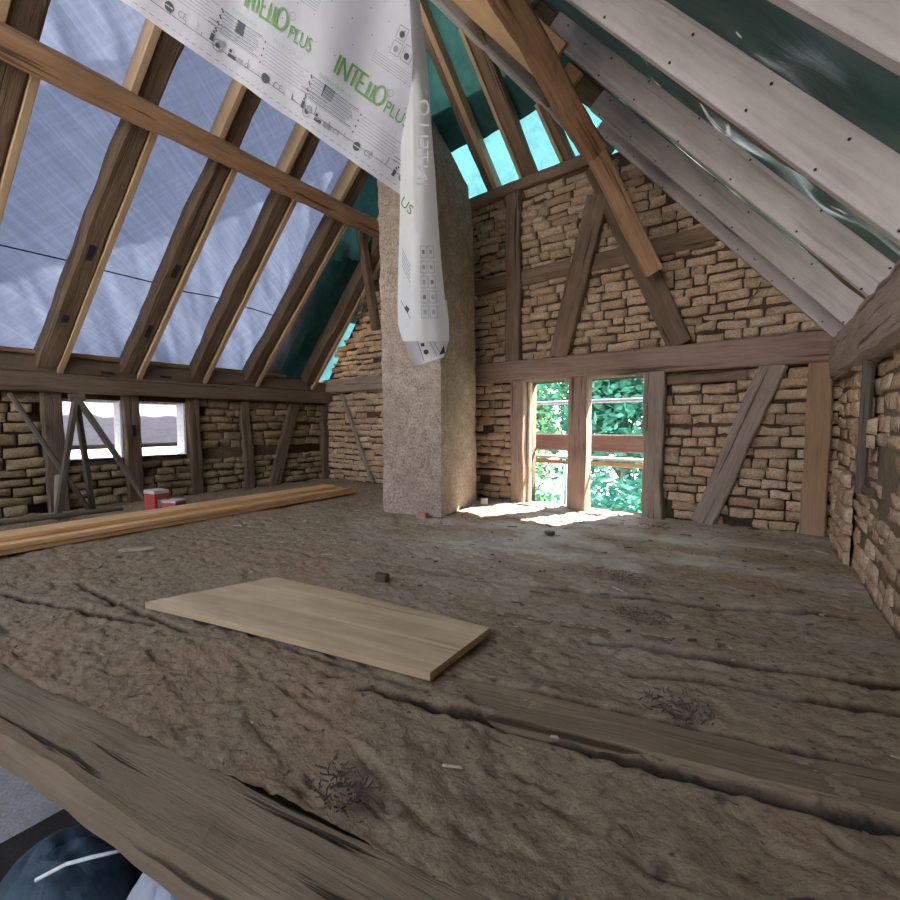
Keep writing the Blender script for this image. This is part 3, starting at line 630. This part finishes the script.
# ---- printing, laid out on the sheet and mapped onto its folds
def text_mesh(s, size):
    cu = bpy.data.curves.new('t', 'FONT'); cu.body = s; cu.size = size; cu.resolution_u = 4; ob = bpy.data.objects.new('t', cu); C.objects.link(ob)
    dg = bpy.context.evaluated_depsgraph_get(); me = bpy.data.meshes.new_from_object(ob.evaluated_get(dg))
    vs = [(v.co.x, v.co.y) for v in me.vertices]; fs = [tuple(p.vertices) for p in me.polygons]
    bpy.data.objects.remove(ob); bpy.data.curves.remove(cu); bpy.data.meshes.remove(me); return vs, fs
class Print(MB):
    def __init__(s, fn=None): super().__init__(); s.clip = fn is None; s.fn = fn or (lambda a, b: mem(a, b, .004))
    def poly(s, pts, mi=0):
        s.add([s.fn(*p) for p in pts], [tuple(range(len(pts)))], mi)
    def line(s, a, b, w_, mi=0, seg=.03):
        a = Vector(a); b = Vector(b)
        if s.clip:
            lim = srgt(max(a.y, 0))-.004
            if a.x > lim: return
            if b.x > lim: b = a+(b-a)*((lim-a.x)/(b.x-a.x))
        d = (b-a); L = d.length; d.normalize(); n_ = Vector((-d.y, d.x))*w_/2; k = max(1, int(L/seg)); V = []
        for i in range(k+1):
            p = a+d*L*i/k; V += [s.fn(*(p-n_)), s.fn(*(p+n_))]
        s.add(V, [(2*i, 2*i+2, 2*i+3, 2*i+1) for i in range(k)], mi)
    def rect(s, a, t, w_, h, mi=0): s.line((a, t+h/2), (a+w_, t+h/2), h, mi)
    def ring(s, c, r, w_, mi=0, k=18, ax=1.0):
        if s.clip and c[0]+r > srgt(max(c[1], 0)): return
        V = []
        for i in range(k):
            t = 2*math.pi*i/k; V += [s.fn(c[0]+math.cos(t)*r*ax, c[1]+math.sin(t)*r), s.fn(c[0]+math.cos(t)*max(r*ax-w_, 0), c[1]+math.sin(t)*(r-w_))]
        s.add(V, [(2*i, (2*i+2) % (2*k), (2*i+3) % (2*k), 2*i+1) for i in range(k)], mi)
    def disc(s, c, r, mi=0, k=10):
        if s.clip and c[0]+r > srgt(max(c[1], 0)): return
        s.poly([(c[0]+math.cos(2*math.pi*i/k)*r, c[1]+math.sin(2*math.pi*i/k)*r) for i in range(k)], mi)
    def text(s, txt, a, t, size, mi=0, wx=1.0):
        vs, fs = text_mesh(txt, size)
        if s.clip and a+max(v[0] for v in vs)*wx > srgt(max(t, 0))+.015: return
        s.add([s.fn(a+x*wx, t+y) for x, y in vs], fs, mi)
G_ = 0; GR = 1; BK = 2; FA = 3; FG = 4
pr = Print()
def glyph(p, strokes, a, t, h, w_):
    for poly in strokes:
        for q, r in zip(poly, poly[1:]): p.line((a+q[0]*h, t+q[1]*h), (a+r[0]*h, t+r[1]*h), w_, G_, .02)
def logo(p, a, t, h):
    w_ = .13*h
    glyph(p, [[(0, 0), (0, 1)], [(.2, 0), (.2, 1), (.68, 0), (.68, 1)]], a, t, h, w_)               # I N
    glyph(p, [[(.62, 1), (1.75, 1)], [(1.02, 1), (1.02, 0)]], a, t, h, w_)                           # T with a long bar
    glyph(p, [[(1.68, 1), (1.32, 1), (1.32, 0), (1.78, 0)], [(1.32, .5), (1.66, .5)]], a, t, h, w_)  # E
    glyph(p, [[(1.72, 0), (2.95, 0)], [(1.98, .0), (1.98, .85)], [(2.32, .0), (2.32, .85)]], a, t, h, w_)  # L L on a long foot
    p.ring((a+2.82*h, t+.5*h), .5*h+w_/2, w_, G_, 20, .72)                                            # O
    p.ring((a+3.4*h, t+.95*h), .2*h, .022*h, GR, 14)
    p.text('PLUS', a+3.38*h, t-.12*h, h*1.0, G_, .80)
s1, t1 = st(334, 78); s2, t2 = st(382, 104)          # first logo baseline start (lower ends of I) and end of O
H_ = .070
def px(x, y): return st(x, y)
a1 = px(336, 73); hscale = H_
per = px(336, 73)[0]-px(205, -14)[0]
def panel(p, a, t):
    """one repeat of the print: logo, small copy, symbols and ruler below"""
    logo(p, a, t, H_)
    for c in range(3):
        x0 = a-.06+c*.24-.01; y0 = t-.055-.01*c
        p.text(['pro clima', 'INTELLO PLUS', 'INTELLO PLUS'][c] if False else 'INTELLO PLUS', x0+.02, y0+.012, .022, FG)
        for r in range(7):
            p.line((x0, y0-.004-r*.0125), (x0+(.19 if r % 3 else .21)-.012*(r % 2), y0-.004-r*.0125), .004, GR if c == 0 else FA)
            if r % 2 == 0: p.disc((x0-.012, y0-.004-r*.0125), .004, BK)
    y1 = t-.185
    p.ring((a-.055, y1), .022, .003, GR); p.disc((a-.055, y1), .010, BK)
    p.rect(a-.01, y1-.012, .035, .014, BK); p.rect(a-.01, y1+.006, .012, .012, BK); p.rect(a+.035, y1-.012, .03, .02, GR)
    p.text('CE', a+.08, y1-.008, .026, GR); p.text('2016', a+.125, y1-.006, .016, FA); p.disc((a+.20, y1), .018, BK, 14); p.line((a+.183, y1), (a+.217, y1), .004, FG)
    p.text('CE', a+.24, y1-.010, .034, GR); p.rect(a+.295, y1-.012, .035, .024, FA); p.text('abc', a+.35, y1-.008, .02, FA) if False else None
    p.rect(a+.385, y1-.014, .014, .028, BK); p.disc((a+.392, y1+.022), .005, BK); p.disc((a+.43, y1), .014, GR); p.ring((a+.475, y1-.004), .014, .002, FA)
    # black square with notch
    xq, yq = a+.46, t-.115; q = .046
    p.poly([(xq, yq), (xq+q, yq), (xq+q, yq+q), (xq, yq+q)], BK)
    for r in range(2): p.line((xq-.10, yq-.012-r*.014), (xq+q*.7, yq-.012-r*.014), .004, GR)
    # symbol grid above
    for i in range(3):
        for j in range(2):
            gx, gy2 = a+.16+i*.055, t+.19+j*.055
            for q1, q2 in (((0, 0), (.045, 0)), ((.045, 0), (.045, .045)), ((.045, .045), (0, .045)), ((0, .045), (0, 0))): p.line((gx+q1[0], gy2+q1[1]), (gx+q2[0], gy2+q2[1]), .0022, GR)
            p.disc((gx+.022, gy2+.02), .012, [GR, BK, FA][(i+j) % 3])
    for r in range(5): p.line((a+.10, t+.165-r*.009), (a+.33, t+.165-r*.009), .003, FA)
pa = px(336, 75); step = px(378, 97)[0]-px(284, 24)[0]
for k in (-2, -1, 0, 1):
    if k < 1: panel(pr, pa[0]+k*step, pa[1]-k*.014)
for k in (-1, 0, 1):
    a = pa[0]+k*step+.10; tt = px(388, 12)[1]
    if a+.2 < srgt(tt): 
        vs, fs = text_mesh('INTELLO PLUS', H_*1.3); w0 = max(v[0] for v in vs)*.9
        pr.add([pr.fn(a+.38-x*.9, tt+.08-y) for x, y in vs], fs, G_)        # the next row of print stands upside down
base_t = .068
pr.line((-.55, base_t), (s_r0-.02, base_t), .0022, BK, .02)
s = -.5; i = 0
while s < s_r0-.03:
    pr.line((s, base_t), (s, base_t+(.035 if i % 5 == 0 else .014)), .003 if i % 5 == 0 else .002, BK); s += .0725; i += 1
s = -.55
while s < s_r0-.03: pr.line((s, .024), (s+.018, .024), .0022, GR); s += .032
for i in range(26):
    for j in range(12):
        a, b = -.5+i*.085+(.04 if j % 2 else 0), .30+j*.075
        if a < srgt(b)-.02: pr.disc((a, b), .0028, GR, 6)
inks = [M['ink_green'], M['ink_grey'], M['ink_black'], M['ink_faint'], M['ink_faint_green']]
# drop whatever falls beyond the fold
pr.build('print', inks, mroot)
pt = Print(lambda a, b: tailpt(a, b, -.006))          # print on the tail: a runs down, b across
def vt(p, txt, y, f, size, mi, flip=1):
    vs, fs = text_mesh(txt, size); p.add([p.fn(y-x*flip, min(.97, max(.36, f+yy))) for x, yy in vs], fs, mi)
vs, fs = text_mesh('INTELLO', 15.5); pq = Print(lambda x, y: dep(x, y, 1.81))
pq.add([dep(417.5+y*.95+x*.03, 187-x*1.45, 1.80) for x, y in vs], fs, FA)
vs, fs = text_mesh('US', 15); pq.add([dep(399.5+x*.62+y*.4, 203+x*.72-y*.75, 1.83) for x, y in vs], fs, G_)
pq.build('tail_lettering', inks, mroot)
for i in range(5):
    for j in range(2):
        y0 = 246+i*15; f0 = .52+j*.17
        for q1, q2 in (((0, 0), (12, 0)), ((12, 0), (12, .14)), ((12, .14), (0, .14)), ((0, .14), (0, 0))):
            a = Vector((y0+q1[0], f0+q1[1])); b = Vector((y0+q2[0], f0+q2[1])); n_ = .4 if q1[1] == q2[1] else .5
            if q1[1] == q2[1]: pt.add([pt.fn(a.x, a.y-.006), pt.fn(b.x, b.y-.006), pt.fn(b.x, b.y+.006), pt.fn(a.x, a.y+.006)], [(0, 1, 2, 3)], FA)
            else: pt.add([pt.fn(a.x-.3, a.y), pt.fn(b.x-.3, b.y), pt.fn(b.x+.3, b.y), pt.fn(a.x+.3, a.y)], [(0, 1, 2, 3)], FA)
        pt.add([pt.fn(y0+4, f0+.04), pt.fn(y0+8, f0+.04), pt.fn(y0+8, f0+.1), pt.fn(y0+4, f0+.1)], [(0, 1, 2, 3)], FA if (i+j) % 3 else GR)
for r in range(5): pt.add([pt.fn(248+r*4, .08), pt.fn(266+r*4, .28), pt.fn(267+r*4, .28), pt.fn(249+r*4, .08)], [(0, 1, 2, 3)], GR)
pt.add([pt.fn(300, .08), pt.fn(318, .3), pt.fn(319, .3), pt.fn(301, .08)], [(0, 1, 2, 3)], BK)
pt.add([pt.fn(305, .2), pt.fn(309, .28), pt.fn(313, .24), pt.fn(309, .16)], [(0, 1, 2, 3)], BK)
pt.build('tail_print', inks, mroot)
pb = Print(lambda x, y: dep(x, y, 2.0))
pb.disc((426, 352), 2.6, 2); pb.rect(421, 343, 3.5, 3.5, 2); pb.line((417, 340), (424, 361), .6, 2, 5); pb.line((430, 342), (437, 356), .5, 1, 5); pb.line((434, 342), (440, 353), .5, 1, 5)
pb.poly([(439, 355), (445, 353), (444, 345)], 2)
pb.build('tail_end_print', inks, mroot)

# ------------------------------------------------------------------ board lying on the floor
zt_ = .055
c = [on(145, 602, 2, zt_), on(275, 577, 2, zt_), on(490, 627, 2, zt_), on(430, 672, 2, zt_)]
x0 = (c[0]+c[1])/2; x1 = (c[2]+c[3])/2; ang = math.atan2((x1-x0).y, (x1-x0).x)
ce = sum(c, Vector())/4; b = MB(); k = [Vector((p.x-ce.x, p.y-ce.y, 0)) for p in c]
rot = Matrix.Rotation(-ang, 4, 'Z'); k = [rot @ p for p in k]
nn_ = 24; V = []; Fc = []
for j in range(9):
    for i in range(nn_+1):
        p = k[0].lerp(k[3], i/nn_).lerp(k[1].lerp(k[2], i/nn_), j/8)
        V.append((p.x, p.y, .004*math.sin(i*.16)))
n1 = len(V)
V += [(x, y, z-.027) for x, y, z in V]; W_ = nn_+1
for j in range(8):
    for i in range(nn_): q = (j*W_+i, j*W_+i+1, (j+1)*W_+i+1, (j+1)*W_+i); Fc += [q, tuple(a+n1 for a in q[::-1])]
for i in range(nn_): Fc += [(i, i+n1, i+1+n1, i+1), (8*W_+i, 8*W_+i+1, 8*W_+i+1+n1, 8*W_+i+n1)]
for j in range(8): Fc += [(j*W_, (j+1)*W_, (j+1)*W_+n1, j*W_+n1), (j*W_+nn_, j*W_+nn_+n1, (j+1)*W_+nn_+n1, (j+1)*W_+nn_)]
bd = link('shuttering_board', V, Fc, M['shutter_board'], None, None, False, Matrix.Translation(ce) @ Matrix.Rotation(ang, 4, 'Z'))
tag(bd, 'yellowish rectangular shuttering board lying flat on the clay floor', 'board')

# ------------------------------------------------------------------ stack of battens
k = 0; words = ['bottom', 'middle', 'top']; cols = ['nearest the room', 'second from the room', 'third from the room', 'nearest the wall']
for l in range(3):
    for i in range(4):
        if l == 2 and i == 0: continue
        x = -3.86-.075*i+(.02 if l == 1 else 0); y1 = 3.45-.09*l-.03*(i % 2); z = .03+.036*l
        o = beam('batten', (x, -1.1-.05*i, z), (x-.13-.01*l, y1, z), .068, .033, M['batten_pine'], rough=.0012, bev=.003, seg=.6)
        tag(o, 'long pine batten in the %s layer of the floor stack, %s' % (words[l], cols[i]), 'batten', 'stacked pine battens')

# ------------------------------------------------------------------ cartons, bricks
def carton(name, p, sx, sy, sz, rz, lab):
    r = empty(name, p); b = MB(); b.box((-sx/2, -sy/2, 0), (sx/2, sy/2, sz)); mw = Matrix.Translation(p) @ Matrix.Rotation(rz, 4, 'Z')
    b.build('box_body', [M['red_card']], r, mw=mw)
    b = MB(); b.box((-sx/2-.002, -sy/2-.002, sz*.86), (sx/2+.002, sy/2+.002, sz+.002)); b.build('lid', [M['white_card']], r, mw=mw)
    b = MB(); b.box((sx/2+.001, -sy*.3, sz*.25), (sx/2+.003, sy*.3, sz*.6)); b.build('paper_label', [M['white_card']], r, mw=mw)
    return tag(r, lab, 'carton')
zc = .015
carton('screw_carton', Vector((-4.63, 1.58, zc)), .16, .13, .21, .2, 'taller red and white carton behind the batten stack below the window post')
carton('screw_carton', Vector((-4.45, 1.66, zc)), .14, .13, .12, .5, 'low red and white carton in front of the taller one')
def chunk(name, p, s, m, lab, cat, rz=.3):
    V = [(x*s[0]/2*(1+rnd.uniform(-.15, .1)), y*s[1]/2*(1+rnd.uniform(-.15, .1)), z*s[2]+rnd.uniform(-.1, .1)*s[2]) for z in (0, .5, 1) for x, y in ((-1, -1), (0, -1.08), (1, -1), (1.06, 0), (1, 1), (0, 1.05), (-1, 1), (-1.05, 0))]
    Fc = [tuple(range(8))[::-1], tuple(range(16, 24))]+[(r*8+j, r*8+(j+1) % 8, (r+1)*8+(j+1) % 8, (r+1)*8+j) for r in range(2) for j in range(8)]
    return tag(link(name, V, Fc, m, None, None, False, Matrix.Translation(p) @ Matrix.Rotation(rz, 4, 'Z')), lab, cat)
chunk('brick_fragment', on(422, 518, 2, 0), (.09, .06, .05), M['red_brick'], 'small reddish brick fragment at the foot of the chimney front', 'brick')
chunk('brick_fragment', on(484, 504, 2, 0), (.07, .06, .06), M['white_card'], 'small pale brick lump right of the chimney foot near the sun patch', 'brick', .8)
chunk('wood_offcut', on(137, 550, 2, .005), (.2, .05, .012), M['chip'], 'flat pale wood offcut on the floor near the batten stack', 'offcut', .9)
chunk('clay_lump', on(382, 580, 2, 0), (.07, .05, .035), M['dark_chip'], 'dark clay lump on the floor behind the board', 'lump')
chunk('clay_lump', on(550, 535, 2, 0), (.06, .05, .03), M['dark_chip'], 'dark clay lump on the floor before the sun patch', 'lump', 1.)
# straw, crumbs and splinters
mb = MB(); r2 = random.Random(4)
for i in range(700):
    x = r2.uniform(-4.2, .38); y = r2.uniform(jointY(x)+.05, 4.15)
    if -2.35 < x < -.8 and .7 < y < 1.55: continue
    z = fbm(np.array([x*6]), np.array([y*6]), 3, 5, .55)[0]*.018+.012+fbm(np.array([x*1.2]), np.array([y*1.2]), 40, 2)[0]*.02
    s = r2.choice([.004, .006, .009])*(.6 if y < 1.6 else 1)*r2.uniform(.6, 1.2); l = s*r2.choice([1.2, 2.0, 5]); a = r2.uniform(-.6, 1.0); ca, sa = math.cos(a), math.sin(a)
    V = []
    for (p, q, h) in ((-1, -1, 0), (1, -1, 0), (1, 1, 0), (-1, 1, 0), (-.8, -.6, 1), (.8, -.7, 1), (.7, .7, 1), (-.8, .6, 1)):
        dx, dy = p*l*r2.uniform(.7, 1), q*s*.5*r2.uniform(.7, 1.1); V.append((x+dx*ca-dy*sa, y+dx*sa+dy*ca, z-.006+h*s*.8))
    mb.add(V, [(0, 3, 2, 1), (4, 5, 6, 7), (0, 1, 5, 4), (1, 2, 6, 5), (2, 3, 7, 6), (3, 0, 4, 7)], 0 if r2.random() < .72 else 1)
for (cx, cy, rr) in ((678, 712, .07), (340, 797, .06), (625, 580, .1), (640, 620, .09), (655, 528, .1)):
    c_ = on(cx, cy, 2, 0)
    for i in range(90):
        a = r2.uniform(0, 6.3); q = r2.random()**.6*rr; x = c_.x+math.cos(a)*q*1.5; y = c_.y+math.sin(a)*q; z = fbm(np.array([x*6]), np.array([y*6]), 3, 5, .55)[0]*.018+.012+fbm(np.array([x*1.2]), np.array([y*1.2]), 40, 2)[0]*.02
        t = r2.uniform(0, 3.14); l = r2.uniform(.003, .013); dx, dy = math.cos(t)*l, math.sin(t)*l; w2 = .0012; nx_, ny_ = -math.sin(t)*w2, math.cos(t)*w2; h0 = r2.uniform(0, .012); h1 = r2.uniform(0, .012)
        V = [(x-dx-nx_, y-dy-ny_, z+h0), (x-dx+nx_, y-dy+ny_, z+h0), (x+dx+nx_, y+dy+ny_, z+h1), (x+dx-nx_, y+dy-ny_, z+h1)]; V += [(p[0], p[1], p[2]+.003) for p in V]
        mb.add(V, [(0, 3, 2, 1), (4, 5, 6, 7), (0, 1, 5, 4), (1, 2, 6, 5), (2, 3, 7, 6), (3, 0, 4, 7)], 0)
tag(mb.build('floor_debris', [M['dark_chip'], M['chip']]), 'crumbs and splinters scattered over the clay floor', 'debris', kind='stuff')

# ------------------------------------------------------------------ trestle and slats on the left
X0 = -5.02
tr_ = empty('wooden_trestle', (X0, 1.15, 0))
ap = Vector((X0-.12, 1.14, 1.1))
for f in (Vector((X0+.12, 1.62, .02)), Vector((X0-.2, 1.24, .02)), Vector((X0+.1, .92, .02))):
    beam('leg', ap+(ap-f).normalized()*.03, f, .04, .05, M['slat'], up=(1, .2, .1), parent=tr_, rough=.003, bev=.004)
beam('crosspiece', ap+Vector((0, -.05, -.01)), ap+Vector((0, .06, .0)), .06, .07, M['slat'], parent=tr_, rough=.002)
tag(tr_, 'dark three-legged slat trestle standing before the left small window', 'trestle')
tag(beam('leaning_slat', (XL+.17, .74, 1.12), (X0-.1, 1.19, .03), .04, .035, M['slat'], up=(1, 0, 0), rough=.002), 'single dark slat leaning against the wall left of the trestle', 'slat')
tag(beam('long_rail', (X0+.25, .2, .08), (X0+.3, 1.34, .08), .04, .04, M['slat'], rough=.002), 'low dark rail lying level at the foot of the trestle', 'rail')
tag(beam('grey_stake', (X0-.15, 1.0, .38), (X0+.05, .93, -.01), .05, .04, M['oak_grey'], up=(1, 0, 0), rough=.008), 'short greyish stake behind the trestle leg', 'stake')
# vertical lath and little shelf lath on the right wall
tag(beam('wall_lath', (XR-.02, 2.93, .5), (XR-.02, 2.92, 1.17), .05, .04, M['slat'], up=(1, 0, 0), rough=.003), 'grey upright lath on the right brick wall', 'lath')
tag(beam('wall_lath', (XR-.01, 3.2, .53), (XR-.01, 2.78, .53), .03, .04, M['slat'], rough=.003), 'short level lath across the hole in the right brick wall', 'lath')

# ------------------------------------------------------------------ cables
pts = [onp(x, y, nL, dL+.185) for x, y in ((-60, 228), (0, 245), (65, 260), (102, 270), (155, 283), (186, 292), (215, 297), (275, 316))]
tag(tube('black_cable', pts, .006, M['black']), 'thin black cable strung across the white tarpaulin', 'cable')
pts = [on(x, y, 1, 3.9) for x, y in ((349, 232), (349, 255), (357, 262), (354, 280), (361, 297), (357, 312), (359, 325))]
tag(tube('hanging_wire', pts, .005, M['black']), 'thin dark wire hanging between last rafter and chimney', 'wire')
pts = [on(x, y, 1, 4.12) for x, y in ((619, 170), (626, 195), (624, 215), (630, 230))]
tag(tube('hanging_root', pts, .006, M['oak_dark']), 'dark stringy fibre hanging beside the sawn timber on the gable', 'fibre')
pts = [on(x, y, 1, 4.2) for x, y in ((761, 282), (757, 292), (750, 300), (745, 312))]
tag(tube('crack_fibre', pts, .006, M['oak_dark']), 'dark straw strand on the gable bricks under the pale plank', 'fibre')
# dark old timber by chimney, left of it, under purlin
tag(beam('prop_timber', on(361, 232, 1, 3.75), on(376, 330, 1, 3.95), .11, .1, M['oak_dark'], rough=.008), 'dark strut hugging the left side of the chimney under the purlin', 'strut')

# ------------------------------------------------------------------ below the open edge
def heap(name, c, r, h, m, lab, cat, sd_, n_=26):
    V, Fc = [], []
    for j in range(n_+1):
        for i in range(n_*2):
            t = 2*math.pi*i/(n_*2); q = j/n_; rr = r*q; x, y = math.cos(t)*rr, math.sin(t)*rr*.8
            z = h*(1-q*q)**.8 if q < 1 else 0
            z += h*.35*abs(mn.noise(Vector((x*3+sd_, y*3, 1))))*(1-q)+h*.12*mn.noise(Vector((x*9, y*9+sd_, 3)))*(1-q)
            V.append((x, y, z))
    for j in range(n_):
        for i in range(n_*2): i2 = (i+1) % (n_*2); Fc.append((j*2*n_+i, j*2*n_+i2, (j+1)*2*n_+i2, (j+1)*2*n_+i))
    return tag(link(name, V, Fc, m, None, None, False, Matrix.Translation(c)), lab, cat)
heap('crumpled_sheet', on(62, 905, 2, -3.0), .62, .5, M['blue_sheet'], 'dark blue crumpled plastic sheet on the storey below', 'sheet', 3)
heap('rubble_bag', on(170, 915, 2, -2.9)+Vector((0, 0, -.1)), .45, .5, M['bag'], 'pale bluish bag on the storey below the floor edge', 'bag', 8)
tag(tube('white_rod', [dep(36, 880, 2.75), dep(66, 864, 2.78), dep(92, 857, 2.8), dep(128, 849, 2.85)], .012, M['white_paint']), 'thin white bent rod lying in the dark below the floor edge', 'rod')

# ------------------------------------------------------------------ outside the gable window
tag(beam('scaffold_board', (-3.4, 4.95, .63), (.6, 4.95, .63), .04, .2, M['red_rail'], rough=.001), 'reddish brown guard board outside the gable window', 'board')
tag(beam('scaffold_board', (-3.4, 5.0, .45), (.6, 5.0, .45), .1, .035, M['white_card'], rough=.001), 'pale plank edge below the reddish guard board outside', 'board')
tag(beam('scaffold_board', (-3.4, 4.95, .39), (.6, 4.95, .39), .04, .05, M['oak_warm'], rough=.001), 'thin brown batten under the pale plank outside', 'board')
tag(tube('scaffold_pipe', [(-3.4, 4.95, 1.1), (.6, 4.95, 1.12)], .024, M['steel']), 'level steel scaffold pipe outside the gable window', 'pipe')
for x_, l_ in ((-3.42, 'steel scaffold pole at the left end of the guard board outside'), (.62, 'steel scaffold pole at the right end of the guard board outside')): tag(tube('scaffold_pole', [(x_, 4.98, -6), (x_, 4.98, 1.3)], .05, M['steel']), l_, 'pole')
tag(tube('scaffold_pole', [(-2.05, 5.35, -3), (-2.05, 5.35, .35)], .03, M['steel']), 'upright steel scaffold pole seen through the left window bay', 'pole')
def leafmesh(c, rx, ry, rz, n_, size, sd_, m, name='foliage', parent=None):
    r = np.random.RandomState(sd_); d = r.normal(size=(n_, 3)); d /= np.linalg.norm(d, axis=1)[:, None]; rad = r.rand(n_)**.45
    clump = r.normal(size=(40, 3)); clump /= np.linalg.norm(clump, axis=1)[:, None]; clump *= (r.rand(40)**.5)[:, None]
    ci = r.randint(0, 40, n_); P = clump[ci]*.85+d*rad[:, None]*.33; P = P*np.array([rx, ry, rz])
    a = r.normal(size=(n_, 3)); a[:, 2] *= .6; a /= np.linalg.norm(a, axis=1)[:, None]; b = np.cross(a, r.normal(size=(n_, 3))); b /= np.linalg.norm(b, axis=1)[:, None]
    s = size*(.6+.8*r.rand(n_))[:, None]
    V = np.stack([P-a*s, P-b*s*.45, P+a*s, P+b*s*.45], 1).reshape(-1, 3); Fq = np.arange(n_*4).reshape(-1, 4)
    return link(name, V.tolist(), Fq.tolist(), m, parent, None, False, Matrix.Translation(c))
def tree(x, y, zc_, rx, ry, rz, n_, sd_, m, lab):
    r = empty('tree', (x, y, -6)); leafmesh((x, y, zc_), rx, ry, rz, n_, .13, sd_, m, 'foliage', r)
    q = random.Random(sd_); pts = [(x, y, -6), (x+.1, y, -3), (x-.1, y-.1, zc_), (x+q.uniform(-.5, .5), y, zc_+rz*.8)]
    tube('trunk', pts, [.22, .18, .13, .05], M['bark'], r)
    for k in range(4):
        z = zc_+rz*(k/4-.5); t = q.uniform(0, 6.3)
        tube('branch', [(x, y, z), (x+math.cos(t)*rx*.4, y-abs(math.sin(t))*ry*.3, z+rz*.25), (x+math.cos(t)*rx*.8, y-abs(math.sin(t))*ry*.7, z+rz*.5)], [.07, .05, .02], M['bark'], r)
    return tag(r, lab, 'tree')
tree(-6.2, 12.5, 1.6, 3.0, 2.2, 4.2, 6500, 11, M['leaf'], 'bright leafy tree seen through the left bay of the gable window')
tree(-2.8, 11.5, 1.4, 2.6, 2.0, 4.2, 9000, 12, M['leaf_blue'], 'cool green tree with a thin trunk seen through the right bay of the gable window')
tree(-10.5, 14, 1.2, 3.6, 2.2, 4.6, 7000, 13, M['leaf'], 'leafy tree outside, left of the gable window view')
tree(1.2, 12.5, 1.0, 2.8, 2.2, 4.2, 7000, 14, M['leaf'], 'leafy tree outside, right of the gable window view')
def shrub(x, y, zc_, rx, rz, n_, sd_, m, lab):
    r = empty('shrub', (x, y, zc_-rz)); leafmesh((x, y, zc_), rx, 1.4, rz, n_, .1, sd_, m, 'foliage', r); tube('stem', [(x, y, -6), (x, y, zc_)], [.08, .04], M['bark'], r); return tag(r, lab, 'shrub')
shrub(-5.6, 9.5, -2.6, 2.0, 2.2, 6000, 21, M['leaf'], 'low bright shrub beneath the left bay of the gable window')
shrub(-2.4, 9.3, -2.7, 2.2, 2.4, 7000, 22, M['leaf_blue'], 'low bluish green shrub beneath the right bay of the gable window')
g = MB(); g.box((-30, 5.5, -6.2), (20, 40, -6)); tag(g.build('ground', [M['leaf_blue']]), kind='structure')
